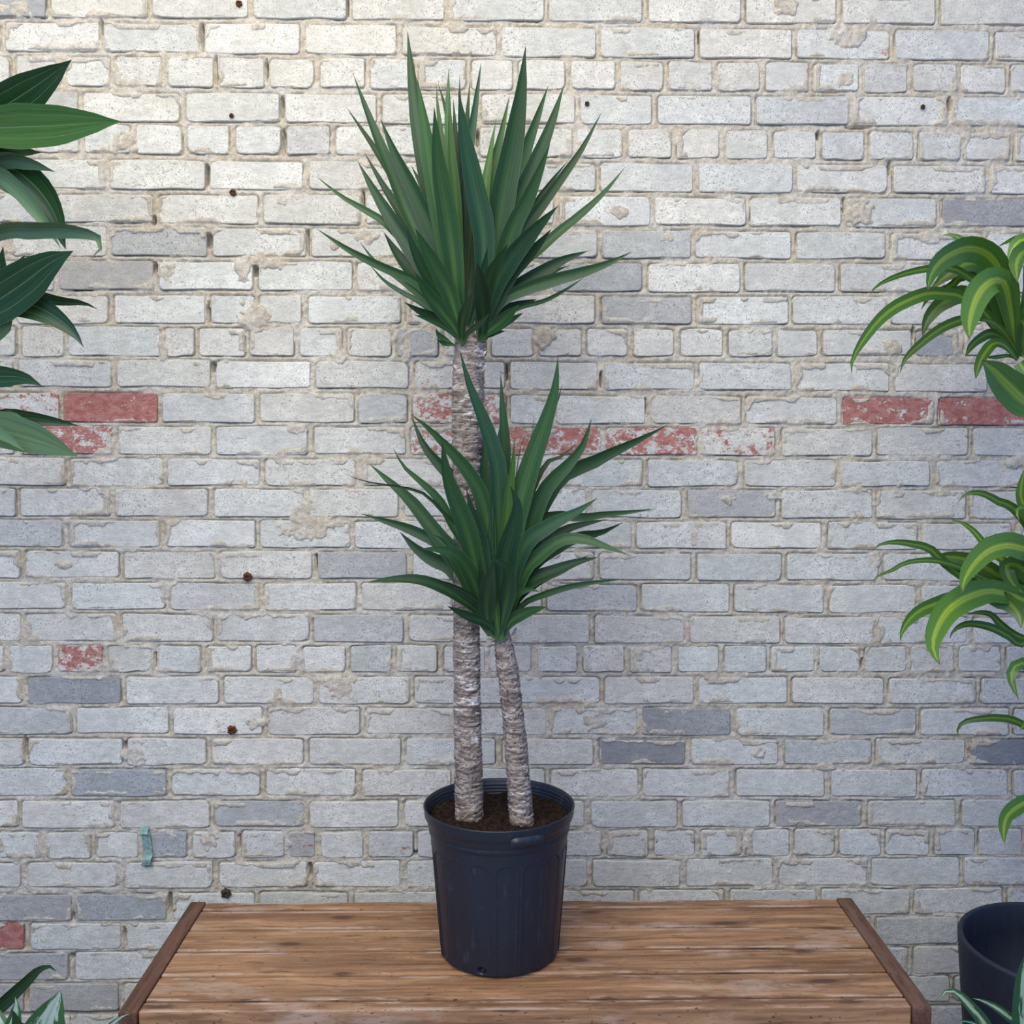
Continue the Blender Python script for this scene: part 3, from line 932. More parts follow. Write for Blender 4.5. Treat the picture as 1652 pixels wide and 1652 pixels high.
# moulded tab below the rim
tv, tf = [], []
nt = 20
for i in range(nt + 1):
    t = i / nt; th = 1.5 * math.pi + 0.13 + 0.46 * t
    e = min(1, 6 * t, 6 * (1 - t)) ** 0.5
    for r, z in ((0.1405, 0.258 - 0.003 * e), (0.1405 + 0.0065 * e, 0.262), (0.1415 + 0.006 * e, 0.2665 + 0.003 * e), (0.1410, 0.270 + 0.005 * e)):
        tv.append((r * math.cos(th), r * math.sin(th), z))
for i in range(nt):
    for k in range(3): tf.append((i*4+k, (i+1)*4+k, (i+1)*4+k+1, i*4+k+1))
tab = obj('rim_tab', mesh_py('rim_tab', tv, tf, M_POT, True), pot)
SOILZ = 0.256
soil_disc(yucca, (0, 0, SOILZ), 0.1310, 0.007, 3)

yb = Vector((PX, PY, TOP + 0.0005))
Y_T, Y_S = -0.392, -0.425        # depth of the tall and of the short cane
tall_px = [(757, 1330), (755, 1200), (753, 1050), (752, 900), (753, 750), (755, 640), (757, 575), (761, 528)]
tall_pts = [at(x, y, Y_T) for x, y in tall_px]
short_px = [(842, 1335), (836, 1250), (829, 1170), (820, 1090), (811, 1030), (806, 1004)]
short_pts = [at(x, y, Y_S) for x, y in short_px]
tall = cane('cane', yucca, tall_pts, [metres(w, Y_T) / 2 for w in (45, 44, 42, 41, 40, 43, 50, 46)], M_BARK, base=yb)
tag(tall, 'tall pale ringed cane')
short = cane('cane', yucca, short_pts, [metres(w, Y_S) / 2 for w in (38, 37, 35, 33, 33, 22)], M_BARK, base=yb)
tag(short, 'short leaning ringed cane')


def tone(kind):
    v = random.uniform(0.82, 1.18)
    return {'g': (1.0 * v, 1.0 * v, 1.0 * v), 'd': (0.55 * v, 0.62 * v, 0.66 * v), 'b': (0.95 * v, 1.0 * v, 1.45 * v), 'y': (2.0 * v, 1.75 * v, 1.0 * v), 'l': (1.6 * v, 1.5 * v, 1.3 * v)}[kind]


# upper crown, in the coordinates of a 3.004x enlargement of the photo with its corner at (490, 40)
UP = [
 ([(503,30),(530,300),(575,600),(640,900),(735,1350),(760,1520)],92,.04,'g'),
 ([(550,260),(590,500),(640,800),(690,1050),(745,1380),(765,1530)],96,-.06,'l'),
 ([(240,240),(330,480),(420,700),(520,950),(620,1150),(730,1400),(765,1530)],66,.02,'g'),
 ([(208,402),(290,520),(370,640),(480,830),(720,1350),(760,1520)],50,.10,'d'),
 ([(372,455),(440,620),(530,800),(600,950),(680,1150),(740,1400),(765,1530)],86,-.02,'g'),
 ([(295,620),(380,770),(480,930),(600,1150),(720,1400),(760,1520)],54,.09,'b'),
 ([(262,662),(350,820),(450,980),(560,1150),(700,1400),(760,1530)],78,.03,'g'),
 ([(62,735),(180,830),(300,900),(410,975),(560,1150),(730,1420),(762,1525)],42,.05,'g'),
 ([(62,988),(200,1080),(320,1145),(440,1200),(560,1260),(740,1470),(765,1535)],46,-.01,'g'),
 ([(270,1050),(350,1150),(450,1220),(560,1310),(740,1480),(765,1535)],32,.06,'g'),
 ([(318,1160),(390,1240),(480,1300),(570,1350),(740,1490),(765,1540)],27,.02,'b'),
 ([(388,1005),(440,1090),(500,1170),(580,1260),(740,1470),(765,1535)],72,.06,'d'),
 ([(500,975),(530,1080),(590,1200),(660,1310),(740,1460),(765,1535)],74,-.05,'d'),
 ([(540,985),(600,1100),(660,1210),(710,1310),(755,1480),(768,1540)],88,-.10,'g'),
 ([(540,1200),(590,1290),(660,1380),(730,1470),(765,1540)],70,-.10,'g'),
 ([(488,1345),(560,1385),(640,1420),(720,1480),(765,1540)],48,-.05,'d'),
 ([(535,1405),(610,1430),(690,1470),(755,1530),(765,1545)],30,-.07,'g'),
 ([(640,1470),(652,1500),(690,1530),(725,1552)],28,-.03,'l'),
 ([(645,1525),(680,1545),(715,1550),(735,1556)],22,-.03,'g'),
 ([(632,400),(650,650),(690,900),(720,1100),(750,1400),(768,1545)],106,-.13,'g'),
 ([(645,290),(650,400),(700,800),(760,1350),(765,1500)],48,.03,'y'),
 ([(703,212),(700,400),(710,600),(730,800),(760,1300),(765,1500)],64,.02,'l'),
 ([(705,350),(715,600),(735,800),(745,1000),(765,1350),(768,1500)],54,-.03,'y'),
 ([(755,250),(760,500),(780,800),(780,1200),(770,1500)],46,.05,'d'),
 ([(805,275),(790,500),(780,800),(775,1250),(770,1500)],50,.08,'d'),
 ([(860,180),(830,400),(790,700),(775,1250),(770,1500)],58,.06,'b'),
 ([(750,320),(780,550),(830,800),(868,1000),(872,1180),(855,1400),(860,1500)],110,-.11,'b'),
 ([(650,280),(690,420),(740,700),(770,1200),(770,1500)],50,.10,'d'),
 ([(520,680),(590,820),(650,1000),(740,1350),(765,1520)],62,.10,'b'),
 ([(1075,105),(1050,350),(1010,600),(970,800),(930,1050),(880,1400),(865,1520)],122,-.08,'g'),
 ([(1185,295),(1120,480),(1060,650),(1000,850),(890,1350),(865,1500)],80,.04,'g'),
 ([(1262,290),(1200,480),(1120,680),(1040,860),(960,1080),(880,1400),(865,1520)],92,-.02,'g'),
 ([(1193,580),(1140,720),(1080,860),(1010,1000),(900,1350),(865,1520)],90,-.09,'g'),
 ([(1443,425),(1350,600),(1260,730),(1160,870),(1050,1030),(890,1400),(865,1515)],52,.05,'g'),
 ([(1280,660),(1200,760),(1130,860),(1000,1080),(890,1380),(865,1515)],44,.10,'d'),
 ([(1558,690),(1450,820),(1330,930),(1230,1010),(1130,1100),(1020,1200),(890,1420),(865,1520)],48,.03,'g'),
 ([(1232,878),(1150,960),(1070,1050),(990,1150),(920,1280),(880,1430),(866,1525)],98,-.10,'b'),
 ([(1200,990),(1130,1070),(1060,1140),(980,1230),(890,1430),(866,1525)],84,-.05,'d'),
 ([(1380,1095),(1260,1140),(1150,1200),(1040,1270),(930,1340),(880,1450),(866,1525)],74,.02,'d'),
 ([(1590,1100),(1480,1155),(1350,1200),(1220,1235),(1080,1280),(960,1340),(880,1470),(866,1530)],66,-.05,'g'),
 ([(1278,1170),(1200,1200),(1100,1250),(980,1320),(890,1450),(866,1525)],54,.05,'d'),
 ([(1365,1220),(1260,1290),(1160,1340),(1050,1370),(900,1450),(866,1525)],24,.0,'g'),
 ([(1130,1330),(1050,1355),(960,1390),(890,1470),(866,1525)],54,.03,'d'),
 ([(1065,1395),(1010,1425),(940,1465),(880,1505),(862,1530)],40,-.02,'d'),
 ([(1045,1355),(990,1410),(930,1460),(860,1515)],64,-.08,'g'),
 ([(975,1485),(930,1490),(880,1510),(860,1530)],30,-.02,'d'),
 ([(990,1060),(950,1130),(910,1200),(880,1300),(868,1440),(862,1530)],74,-.12,'g'),
 ([(840,1150),(855,1260),(865,1350),(870,1430),(862,1535)],86,-.14,'d'),
 ([(900,1400),(850,1450),(800,1490),(768,1545)],30,-.12,'g'),
 ([(820,1300),(790,1370),(768,1440),(765,1535)],54,-.11,'g'),
 ([(995,715),(940,820),(890,920),(870,1100),(862,1400),(862,1500)],54,.02,'b'),
 ([(998,340),(950,560),(890,800),(870,1100),(862,1400),(862,1500)],58,.06,'l'),
 ([(932,460),(905,620),(880,800),(865,1100),(862,1450)],52,.03,'y'),
 ([(725,360),(740,600),(760,900),(770,1300),(768,1500)],54,.08,'d'),
 ([(890,1075),(880,1150),(860,1250),(840,1350),(800,1480)],48,-.08,'b'),
 ([(610,900),(660,1100),(720,1300),(765,1500)],70,.06,'d'),
 ([(820,900),(810,1100),(800,1300),(780,1500)],80,.06,'d'),
 ([(960,1000),(920,1150),(890,1300),(866,1500)],80,.06,'d'),
 ([(700,1000),(730,1150),(755,1330),(766,1530)],60,-.03,'g'),
 ([(560,1260),(620,1340),(700,1430),(760,1530)],60,.02,'d'),
]
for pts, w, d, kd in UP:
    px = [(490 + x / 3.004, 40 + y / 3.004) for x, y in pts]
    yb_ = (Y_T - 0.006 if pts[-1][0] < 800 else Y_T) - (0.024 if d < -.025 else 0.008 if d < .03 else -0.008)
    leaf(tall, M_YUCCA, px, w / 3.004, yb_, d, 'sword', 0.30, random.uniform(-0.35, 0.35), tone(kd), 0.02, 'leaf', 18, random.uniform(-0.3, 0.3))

# lower crown, 2.95x enlargement with its corner at (540, 560)
LOW = [
 ([(595,15),(640,180),(700,330),(750,480),(775,600),(780,900),(790,1300),(788,1390)],92,-.06,'b'),
 ([(362,320),(440,380),(540,480),(620,570),(690,680),(725,820),(735,1000),(740,1300),(770,1385)],82,-.05,'g'),
 ([(365,325),(420,460),(500,560),(580,640),(650,800),(710,1200),(750,1370)],78,.04,'d'),
 ([(590,280),(600,420),(605,600),(620,750),(700,1200),(750,1370)],50,.05,'g'),
 ([(510,440),(530,600),(570,720),(620,850),(660,1000),(700,1200),(735,1350)],100,-.11,'g'),
 ([(165,555),(260,640),(360,730),(440,830),(510,920),(580,1000),(700,1300),(740,1360)],80,.02,'g'),
 ([(278,480),(330,570),(420,650),(500,730),(560,840),(640,980),(700,1250),(740,1360)],50,-.02,'g'),
 ([(36,597),(130,635),(240,655),(340,670),(430,700),(520,790),(640,920),(700,1200),(740,1360)],18,-.03,'d'),
 ([(122,792),(230,825),(340,860),(430,900),(510,945),(620,1100),(720,1310),(745,1365)],64,.02,'d'),
 ([(310,880),(390,960),(470,1010),(560,1050),(650,1170),(720,1320),(745,1365)],84,.05,'g'),
 ([(410,960),(500,965),(580,990),(640,1070),(690,1200),(740,1365)],80,-.10,'g'),
 ([(155,1118),(280,1105),(400,1108),(500,1140),(590,1190),(680,1260),(745,1365)],58,-.05,'d'),
 ([(445,1095),(540,1130),(640,1180),(720,1250),(770,1330),(785,1385)],38,-.08,'d'),
 ([(535,1232),(600,1265),(660,1290),(730,1320),(780,1385)],50,-.06,'d'),
 ([(790,130),(800,300),(810,450),(800,650),(790,900),(790,1300),(788,1390)],80,-.02,'g'),
 ([(820,250),(790,400),(770,600),(770,900),(780,1200),(785,1380)],50,.05,'d'),
 ([(855,440),(848,560),(830,700),(815,900),(795,1300),(790,1390)],66,-.05,'y'),
 ([(1063,45),(1050,200),(1010,350),(950,520),(900,680),(860,850),(800,1300),(790,1390)],112,-.07,'g'),
 ([(1082,175),(1060,260),(1000,400),(900,700),(800,1250),(790,1380)],44,.03,'d'),
 ([(950,315),(940,420),(900,600),(800,1200),(790,1380)],26,.06,'l'),
 ([(920,375),(880,500),(840,800),(790,1200),(788,1380)],9,.06,'d'),
 ([(1222,340),(1180,470),(1100,570),(1030,640),(980,720),(930,850),(870,1000),(800,1330),(790,1390)],88,-.03,'g'),
 ([(1585,370),(1450,440),(1320,500),(1200,560),(1110,590),(1010,700),(900,950),(800,1330),(790,1390)],82,.03,'g'),
 ([(1160,450),(1080,520),(1000,565),(900,800),(800,1300),(790,1390)],44,.06,'d'),
 ([(1250,718),(1160,780),(1060,830),(980,880),(920,925),(860,1050),(800,1340),(790,1390)],90,-.07,'b'),
 ([(1530,770),(1400,785),(1290,795),(1180,810),(1050,800),(960,840),(890,1000),(800,1340),(790,1390)],52,-.01,'g'),
 ([(1370,835),(1270,880),(1160,900),(1060,950),(930,1050),(800,1350),(790,1390)],70,.03,'d'),
 ([(1300,820),(1200,840),(1100,870),(980,950),(880,1080),(800,1350),(790,1390)],60,.06,'d'),
 ([(1405,992),(1290,950),(1180,915),(1080,920),(980,990),(900,1080),(800,1360),(790,1395)],70,-.09,'g'),
 ([(1255,1000),(1150,1025),(1050,1065),(960,1100),(870,1170),(800,1370),(790,1395)],74,-.04,'d'),
 ([(1210,990),(1100,1050),(960,1110),(860,1200),(800,1370),(790,1395)],64,.02,'d'),
 ([(1375,1105),(1230,1120),(1100,1145),(990,1180),(900,1220),(810,1330),(790,1395)],34,-.05,'g'),
 ([(1010,1235),(920,1260),(850,1295),(810,1340),(785,1395)],60,-.09,'g'),
 ([(980,1165),(920,1155),(860,1190),(800,1350),(788,1395)],50,-.05,'g'),
 ([(835,660),(868,750),(852,860),(822,960),(800,1100),(790,1350),(788,1395)],112,-.14,'b'),
 ([(755,1030),(742,1090),(728,1160),(722,1250),(735,1350)],88,-.14,'b'),
 ([(750,1005),(806,1035),(832,1090),(822,1180),(797,1300),(786,1390)],84,-.13,'b'),
 ([(625,670),(650,760),(690,880),(710,980),(725,1250),(745,1365)],70,-.04,'b'),
 ([(755,740),(745,850),(735,980),(740,1250),(760,1380)],50,-.03,'b'),
 ([(700,410),(710,560),(720,700),(740,1000),(770,1300),(785,1385)],96,.03,'g'),
 ([(690,1005),(695,1060),(710,1200),(735,1350)],44,-.09,'b'),
 ([(560,930),(620,1050),(690,1220),(750,1370)],90,.05,'d'),
 ([(860,900),(840,1050),(810,1250),(790,1385)],90,.05,'d'),
 ([(900,1020),(870,1120),(820,1270),(790,1390)],90,.05,'d'),
 ([(680,860),(700,1000),(730,1200),(760,1375)],80,.05,'d'),
 ([(770,1120),(765,1200),(772,1300),(782,1385)],40,-.08,'l'),
]
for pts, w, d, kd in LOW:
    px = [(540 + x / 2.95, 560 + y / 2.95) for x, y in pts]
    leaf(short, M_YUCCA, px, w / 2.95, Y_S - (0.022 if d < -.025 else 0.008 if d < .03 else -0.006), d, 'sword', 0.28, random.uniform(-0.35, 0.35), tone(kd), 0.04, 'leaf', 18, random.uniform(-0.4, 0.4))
# dry spiky leaf scars below the crowns
for cpar, Yc, spots in ((tall, Y_T, [(774,575,784,566),(774,598,786,588),(741,548,733,540)]), (short, Y_S, [(827,1025,833,1012),(828,1034,837,1022),(793,1030,784,1036)])):
    for x0, y0, x1, y1 in spots:
        leaf(cpar, M_BARK, [(x1, y1), ((x0 + x1) / 2 + 1, (y0 + y1) / 2), (x0 - 3 * (1 if x1 > x0 else -1), y0 + 3)], 7, Yc - 0.014, 0.0, 'broad', 0.3, 0, (1, 1, 1), 0, 'dry_scale', 6)

# ------------------------------------------------------------------ corn plant in the navy planter
CX, CY = 1.128, -0.372
corn = empty('potted_corn_plant', (CX, CY, 0.0))
tag(corn, 'corn plant with yellow-striped arching leaves in a smooth navy planter', 'potted plant')
RZ, RR0 = 0.43, 0.187
prof = [(0.0, 0.003), (0.13, 0.003), (0.142, 0.0), (0.148, 0.004)]
prof += [(0.148 + (RR0 - 0.148) * (i / 14) ** 0.8, 0.004 + (RZ - 0.012) * i / 14) for i in range(1, 15)]
prof += [(RR0, RZ - 0.004), (RR0 - 0.002, RZ - 0.001), (RR0 - 0.005, RZ), (RR0 - 0.009, RZ - 0.001), (RR0 - 0.011, RZ - 0.004), (RR0 - 0.013, RZ - 0.06), (RR0 - 0.022, RZ - 0.20), (0.0, RZ - 0.20)]
tag(lathe('planter', prof, M_POT2, corn, (0, 0, 0), 96), 'smooth matt navy planter')
soil_disc(corn, (0, 0, RZ - 0.165), RR0 - 0.018, 0.006, 13)
chips = random.Random(4)
cv, cf = [], []
for i in range(120):
    a, r = chips.uniform(0, 6.28), 0.15 * math.sqrt(chips.random())
    m = Matrix.Rotation(chips.uniform(0, 6), 3, 'Z') @ Matrix.Rotation(chips.uniform(-.7, .7), 3, 'X')
    o0 = len(cv); s = [chips.uniform(.006, .016), chips.uniform(.004, .008), chips.uniform(.002, .004)]
    for x in (-1, 1):
        for y in (-1, 1):
            for z in (-1, 1):
                v = m @ Vector((x * s[0] * (1 - .3 * (y > 0)), y * s[1], z * s[2])); cv.append((v.x + r * math.cos(a), v.y + r * math.sin(a), v.z + RZ - 0.157))
    cf += [tuple(o0 + k for k in q) for q in ((0,1,3,2),(4,6,7,5),(0,4,5,1),(2,3,7,6),(0,2,6,4),(1,5,7,3))]
tag(obj('bark_chips', mesh_py('bark_chips', cv, cf, plain('bark_chips', (0.07, 0.045, 0.03), 0.9, 0.5, 90)), corn), kind='stuff')
YC = -0.372
cb = Vector((CX, CY, 0.0))
base_c = (CX + 0.02, CY + 0.02, RZ - 0.19)
caneA = cane('cane', corn, [base_c, (CX + 0.015, CY + 0.02, 1.0), tuple(at(1662, 620, YC))], [0.021, 0.020, 0.017], M_CANE, 0.022, 24, 0.0008, cb, 0.01)
caneB = cane('cane', corn, [(CX + 0.075, CY - 0.04, RZ - 0.19), (CX + 0.075, CY - 0.04, 0.75), tuple(at(1692, 985, YC - 0.04))], [0.021, 0.020, 0.017], M_CANE, 0.022, 24, 0.0008, cb, 0.01)
caneC = cane('cane', corn, [(CX - 0.0, CY - 0.08, RZ - 0.19), (CX + 0.005, CY - 0.08, 0.55), tuple(at(1705, 1240, YC - 0.07))], [0.020, 0.019, 0.016], M_CANE, 0.022, 24, 0.0008, cb, 0.01)


def ctone(k):
    v = random.uniform(0.9, 1.12)
    return {'g': (v, v, v), 'd': (.62 * v, .66 * v, .72 * v), 'l': (1.35 * v, 1.28 * v, 1.15 * v), 'o': (1.05 * v, .92 * v, .8 * v)}[k]


C1 = [
 ([(275,572),(330,500),(430,445),(560,400),(720,370),(850,368),(960,410),(1120,560),(1330,960)],58,-.06,'d'),
 ([(150,1130),(160,1020),(240,880),(350,740),(460,650),(580,590),(700,550),(850,555),(940,575),(1120,700),(1330,990)],98,-.12,'g'),
 ([(500,1125),(540,1020),(640,920),(740,840),(840,780),(940,745),(1080,720),(1200,780),(1330,990)],74,-.05,'d'),
 ([(650,672),(690,600),(740,545),(860,500),(940,430),(1080,470),(1340,960)],70,.06,'d'),
 ([(662,862),(690,760),(760,660),(860,590),(950,560),(1100,640),(1330,990)],135,.02,'d'),
 ([(697,535),(720,420),(790,320),(900,250),(1010,225),(1120,260),(1200,350),(1270,520),(1345,960)],185,-.16,'g'),
 ([(720,525),(800,450),(900,380),(1000,330),(1100,350),(1220,520),(1340,960)],150,.0,'d'),
 ([(805,132),(880,130),(960,175),(1050,225),(1150,290),(1280,520),(1345,960)],92,.05,'g'),
 ([(1000,885),(1000,760),(1035,620),(1090,520),(1170,460),(1250,480),(1290,650),(1340,960)],200,-.24,'l'),
 ([(1180,440),(1210,520),(1260,650),(1310,830),(1345,980)],190,-.06,'g'),
 ([(970,1010),(1010,930),(1080,870),(1160,840),(1260,890),(1345,1020)],74,-.06,'d'),
 ([(1045,1168),(1070,1060),(1120,970),(1180,910),(1260,930),(1345,1030)],80,-.10,'g'),
 ([(1090,1032),(1180,1110),(1290,1225),(1410,1330),(1520,1320),(1430,1150),(1360,1050)],250,-.20,'l'),
 ([(1205,215),(1300,165),(1400,150),(1470,300),(1400,850)],66,.08,'g'),
 ([(1270,330),(1330,200),(1420,170),(1470,400),(1400,950)],130,-.02,'l'),
 ([(1345,470),(1340,330),(1400,250),(1480,350),(1420,950)],170,-.12,'g'),
 ([(1090,640),(1160,690),(1230,760),(1300,900),(1350,1010)],60,-.02,'d'),
 ([(1080,735),(1170,760),(1250,830),(1320,930),(1350,1010)],50,-.10,'o'),
 ([(1110,1010),(1190,1010),(1280,1000),(1350,1030)],30,-.02,'d'),
 ([(1500,900),(1440,700),(1400,800),(1380,1000)],160,-.1,'g'),
 ([(1760,560),(1680,400),(1560,420),(1440,700),(1380,1000)],170,-.05,'g'),
 ([(1820,900),(1760,750),(1620,700),(1460,850),(1380,1010)],160,-.1,'g'),
 ([(1700,250),(1620,180),(1520,300),(1420,700),(1370,1000)],150,.08,'g'),
]
for pts, w, d, kd in C1:
    px = [(1340 + x / 4.465, 350 + y / 4.465) for x, y in pts]
    leaf(caneA, M_CORN, px, w / 4.465, YC, d, 'strap', 0.22, random.uniform(-.3, .3), ctone(kd), 0.10, 'leaf', 22, random.uniform(-.5, .5))
C2 = [
 ([(800,345),(850,290),(930,265),(1030,285),(1130,340),(1240,390),(1400,620),(1510,1150)],78,.02,'d'),
 ([(745,480),(830,500),(920,560),(980,630),(1060,720),(1280,900),(1510,1180)],66,.04,'g'),
 ([(130,722),(200,670),(320,655),(450,670),(580,705),(680,800),(780,880),(950,980),(1500,1190)],76,-.04,'d'),
 ([(145,1005),(160,930),(280,880),(400,815),(580,795),(720,820),(860,870),(1100,980),(1500,1200)],50,-.06,'d'),
 ([(840,1055),(850,960),(920,840),(1020,740),(1130,690),(1250,690),(1400,780),(1510,1180)],205,-.16,'l'),
 ([(665,1618),(610,1500),(620,1380),(700,1220),(800,1130),(920,1070),(1050,1040),(1180,1060),(1300,1100),(1510,1210)],220,-.22,'l'),
 ([(350,1432),(370,1340),(430,1250),(520,1180),(620,1140),(800,1090),(1100,1080),(1500,1200)],130,-.08,'g'),
 ([(582,800),(650,775),(760,770),(900,800),(1100,900),(1500,1190)],140,.05,'d'),
 ([(740,1412),(770,1350),(860,1300),(960,1300),(1080,1330),(1200,1390),(1320,1450),(1510,1220)],70,-.02,'d'),
 ([(870,1225),(960,1205),(1060,1220),(1130,1290),(1250,1380),(1380,1400),(1510,1220)],62,.03,'d'),
 ([(1300,1330),(1280,1220),(1200,1130),(1100,1085),(1180,1050),(1350,1080),(1510,1210)],170,-.06,'o'),
 ([(1330,1060),(1250,1000),(1190,900),(1200,830),(1330,880),(1510,1170)],140,-.03,'g'),
 ([(1335,60),(1300,220),(1310,340),(1420,600),(1510,1160)],110,-.03,'g'),
 ([(1290,490),(1260,410),(1330,390),(1430,600),(1510,1160)],70,-.08,'g'),
 ([(920,930),(1010,960),(1110,1000),(1300,1080),(1510,1200)],150,.02,'o'),
 ([(1060,900),(1200,900),(1350,980),(1510,1180)],110,.05,'d'),
 ([(2000,1000),(1850,850),(1700,850),(1580,1000),(1515,1190)],180,-.1,'g'),
 ([(1950,1500),(1880,1300),(1740,1150),(1600,1120),(1515,1200)],180,-.15,'g'),
 ([(1700,500),(1640,600),(1580,850),(1515,1180)],150,.05,'g'),
]
for pts, w, d, kd in C2:
    px = [(1380 + x / 4.86, 740 + y / 4.86) for x, y in pts]
    leaf(caneB, M_CORN, px, w / 4.86, YC - 0.04, d, 'strap', 0.22, random.uniform(-.3, .3), ctone(kd), 0.10, 'leaf', 22, random.uniform(-.5, .5))
C3 = [
 ([(285,730),(285,670),(340,625),(450,605),(560,600),(680,620),(800,700),(980,960)],58,.02,'d'),
 ([(710,470),(680,400),(655,310),(690,235),(780,240),(880,500),(980,950)],110,-.06,'g'),
 ([(612,1482),(605,1390),(630,1290),(720,1215),(840,1150),(980,970)],115,-.10,'g'),
 ([(720,690),(760,640),(840,660),(980,950)],70,-.04,'g'),
 ([(1350,600),(1250,500),(1120,600),(985,950)],120,-.05,'g'),
 ([(1400,1200),(1300,1000),(1150,900),(990,960)],120,-.08,'g'),
 ([(1100,350),(1060,480),(1010,700),(985,950)],110,.04,'g'),
]
for pts, w, d, kd in C3:
    px = [(1480 + x / 4.35, 1020 + y / 4.35) for x, y in pts]
    leaf(caneC, M_CORN, px, w / 4.35, YC - 0.07, d, 'strap', 0.22, random.uniform(-.3, .3), ctone(kd), 0.10, 'leaf', 20, random.uniform(-.5, .5))


# ------------------------------------------------------------------ simple planters for the plants that lean into the picture
def planter(parent, r, h):
    p = [(0, .003), (r * .7, .003), (r * .76, 0), (r * .79, .004), (r * .9, h * .5), (r, h - .004), (r - .001, h), (r - .006, h), (r - .008, h - .004), (r - .014, h - .05), (0, h - .05)]
    lathe('planter', p, M_POT2, parent, (0, 0, 0), 64)
    soil_disc(parent, (0, 0, h - 0.028), r - 0.013, 0.003, 23)


# leafy plant at the left
YL = -0.42
gp = at(-118, 700, YL)
left = empty('potted_leafy_plant', (gp.x, YL, 0.0))
tag(left, 'leafy plant with broad dark leaves and pale lengthwise veins beside the wall', 'potted plant')
planter(left, 0.14, 0.26)
lb = Vector((gp.x, YL, 0.0))
stem = cane('stem', left, [(gp.x, YL, 0.22), (gp.x + 0.01, YL, 0.9), (gp.x - 0.01, YL, 1.5), tuple(at(-120, 190, YL))], [0.013, 0.012, 0.010, 0.007], M_STEM, 0.05, 20, 0.0005, lb, 0.01)


def ltone(k):
    v = random.uniform(0.92, 1.1)
    return {'g': (v, v, v), 'd': (.62 * v, .68 * v, .72 * v), 'l': (1.5 * v, 1.35 * v, .6 * v), 'p': (4.2 * v, 2.7 * v, 3.6 * v), 's': (2.7 * v, 1.75 * v, 2.5 * v)}[k]


LEFT = [
 ([(115,97),(70,130),(20,163),(-50,205),(-118,250)],66,-.06,'d',.15,.2),
 ([(195,196),(140,199),(80,203),(20,205),(-50,212),(-118,260)],68,-.12,'l',.2,-.1),
 ([(68,246),(40,244),(0,240),(-118,270)],30,-.02,'p',.2,.3),
 ([(88,277),(50,260),(0,253),(-118,280)],27,-.04,'s',.5,.8),
 ([(106,402),(88,345),(55,298),(10,268),(-50,265),(-118,300)],62,.04,'g',.6,.35),
 ([(98,400),(70,355),(30,305),(-20,275),(-118,300)],26,.00,'p',.3,.6),
 ([(146,417),(163,402),(163,388),(145,377),(100,369),(50,369),(0,372),(-118,420)],27,-.16,'s',.5,.5),
 ([(118,405),(80,425),(40,455),(0,482),(-50,510),(-118,560)],74,-.12,'d',.15,-.1),
 ([(5,398),(0,430),(-8,470),(-60,540),(-118,580)],40,-.05,'d',.2,.2),
 ([(40,412),(20,440),(-5,475),(-118,570)],50,-.02,'d',.2,.3),
 ([(158,499),(135,488),(100,484),(60,478),(10,490),(-118,560)],22,.02,'d',.5,.5),
 ([(135,560),(118,535),(88,510),(50,492),(0,492),(-118,570)],46,-.06,'d',.35,.2),
 ([(17,499),(12,518),(-5,535),(-118,580)],30,-.04,'s',.4,.4),
 ([(68,623),(40,610),(0,607),(-50,612),(-118,660)],38,-.05,'d',.2,.2),
 ([(128,687),(85,679),(40,674),(0,674),(-118,720)],28,.0,'d',.4,.3),
 ([(53,684),(35,674),(0,668),(-118,720)],10,-.06,'p',.3,.4),
 ([(125,736),(75,716),(25,700),(-40,688),(-118,720)],58,-.12,'s',.2,-.1),
 ([(40,728),(10,705),(-30,690),(-118,715)],20,-.14,'p',.2,.3),
 ([(-320,150),(-260,190),(-190,230),(-118,290)],66,-.06,'d',.2,.1),
 ([(-330,400),(-270,390),(-190,440),(-118,540)],66,-.08,'g',.2,.1),
 ([(-310,650),(-250,620),(-180,640),(-118,690)],66,-.05,'g',.2,.1),
 ([(-150,60),(-145,120),(-130,200),(-118,270)],56,-.02,'g',.2,.1),
 ([(-240,820),(-200,770),(-150,740),(-118,740)],56,-.1,'g',.2,.1),
]
for pts, w, d, kd, fo, ro in LEFT:
    leaf(stem, M_VEIN, pts, w, YL, d, 'broad', fo, ro, ltone(kd), 0.04, 'leaf', 18, random.uniform(-.2, .2))

# silver-leaved plant low at the left
YA = -0.62
ap = at(20, 1900, YA)
agl = empty('potted_silver_evergreen', (ap.x, YA, 0.0))
tag(agl, 'low plant with green-edged silver blotched leaves beside the left bench end', 'potted plant')
planter(agl, 0.11, 0.17)
AG = [
 ([(675,392),(630,500),(560,640),(500,800),(430,1050),(250,1700)],540,-.06,M_SILVER,(1.1,1.12,1.1),.25,.1),
 ([(170,470),(180,560),(160,700),(130,900),(150,1700)],250,.04,M_SILVER,(.75,.85,.8),.2,.2),
 ([(120,600),(160,680),(180,800),(190,950),(170,1700)],200,-.10,M_VEIN,(1.0,1.0,1.0),.2,.2),
 ([(1445,652),(1350,690),(1250,770),(1100,920),(800,1250),(280,1750)],150,-.05,M_SILVER,(.9,1.0,1.05),.3,.3),
 ([(-500,700),(-400,760),(-250,950),(50,1700)],300,-.03,M_SILVER,(.9,.95,.9),.2,.1),
 ([(-100,520),(-60,650),(0,900),(110,1700)],300,.06,M_SILVER,(.8,.9,.85),.2,.1),
 ([(900,1150),(780,1150),(600,1300),(260,1750)],280,-.1,M_SILVER,(.9,.95,.9),.2,.1),
 ([(500,1400),(420,1350),(320,1500),(230,1780)],280,-.12,M_SILVER,(.9,.95,.9),.2,.1),
]
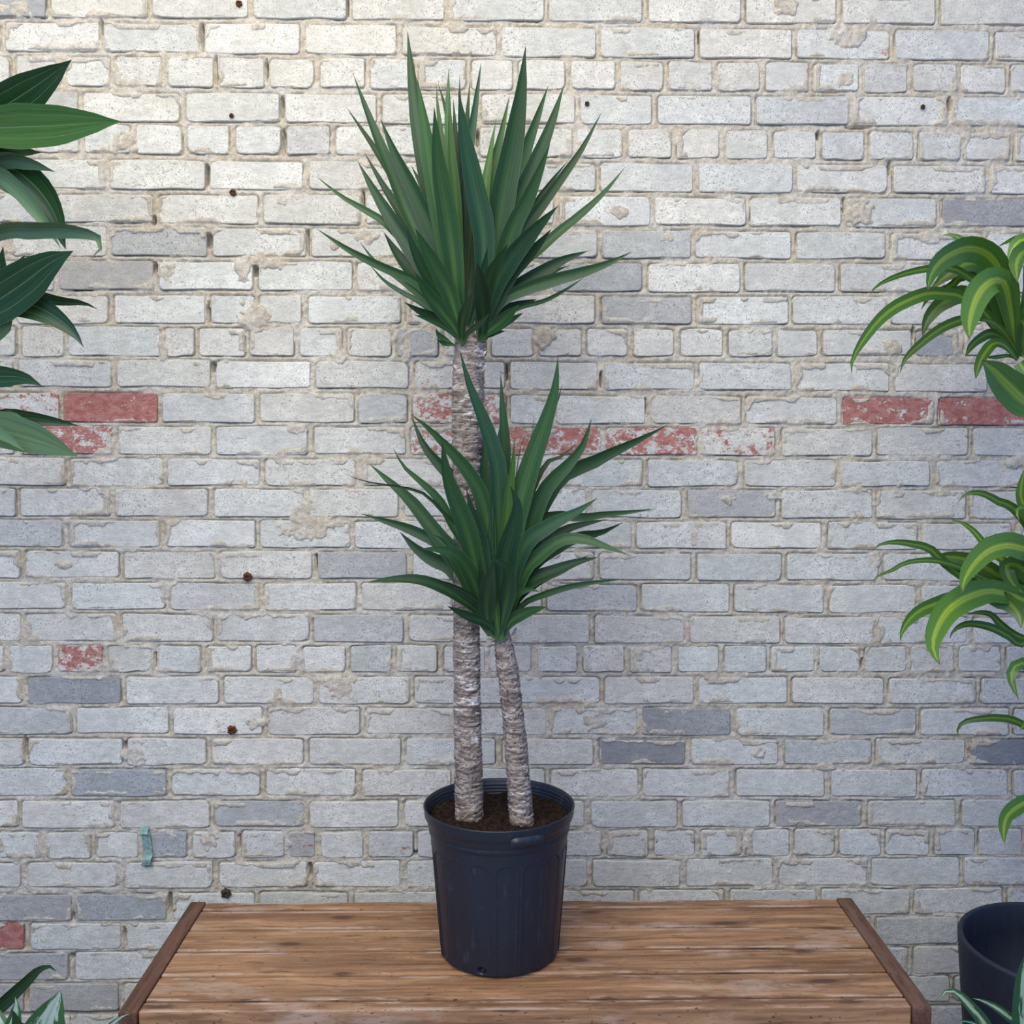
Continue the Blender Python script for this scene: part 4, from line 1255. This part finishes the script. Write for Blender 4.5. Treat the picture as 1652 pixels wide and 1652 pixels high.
for pts, w, d, m, tn, fo, ro in AG:
    px = [(x / 6.88, 1540 + y / 6.88) for x, y in pts]
    leaf(agl, m, px, w / 6.88, YA, d, 'broad', fo, ro, tn, 0.03, 'leaf', 16)
# long low leaf of the leafy plant, arching forward over the silver one
leaf(stem, M_VEIN, [(x / 6.88, 1540 + y / 6.88) for x, y in [(632,190),(590,145),(520,133),(420,175),(300,290),(180,405),(50,530),(-150,720),(-420,1050),(-812,1300)]],
     160 / 6.88, YL, -0.10, 'strap', 0.3, 0.2, (.75, .75, .75), 0.02, 'leaf', 24)

# silver speckled plant low at the right
YR = -0.70
rp = at(1655, 1900, YR)
dief = empty('potted_speckled_dumb_cane', (rp.x, YR, 0.0))
tag(dief, 'low plant with silver-green speckled leaves before the navy planter', 'potted plant')
planter(dief, 0.11, 0.17)
DF = [
 ([(282,1328),(335,1255),(430,1232),(540,1300),(660,1430),(780,1570),(880,1740),(1100,2200),(1330,3000)],185,-.02,(1.15,1.1,1.0),.3,.3),
 ([(690,1325),(830,1365),(980,1440),(1120,1540),(1250,1650),(1350,1850),(1380,3000)],150,.02,(1.0,1.0,1.0),.3,.2),
 ([(1400,700),(1365,900),(1345,1150),(1345,1400),(1365,1800),(1385,3000)],340,-.06,(1.0,1.1,1.15),.25,.1),
 ([(420,1645),(560,1615),(720,1650),(900,1780),(1150,2200),(1350,3000)],75,-.05,(.6,.8,.8),.3,.2),
 ([(2200,1300),(2050,1250),(1850,1450),(1650,1900),(1410,3000)],260,-.04,(1.0,1.0,1.0),.3,.2),
 ([(1900,900),(1800,1100),(1650,1600),(1400,3000)],260,.05,(1.0,1.0,1.0),.3,.2),
 ([(900,2300),(1000,2200),(1150,2350),(1360,3000)],220,-.12,(1.0,1.0,1.0),.3,.2),
]
for pts, w, d, tn, fo, ro in DF:
    px = [(1480 + x / 7.79, 1440 + y / 7.79) for x, y in pts]
    leaf(dief, M_SILVER2, px, w / 7.79, YR, d, 'strap', fo, ro, tn, 0.03, 'leaf', 22)
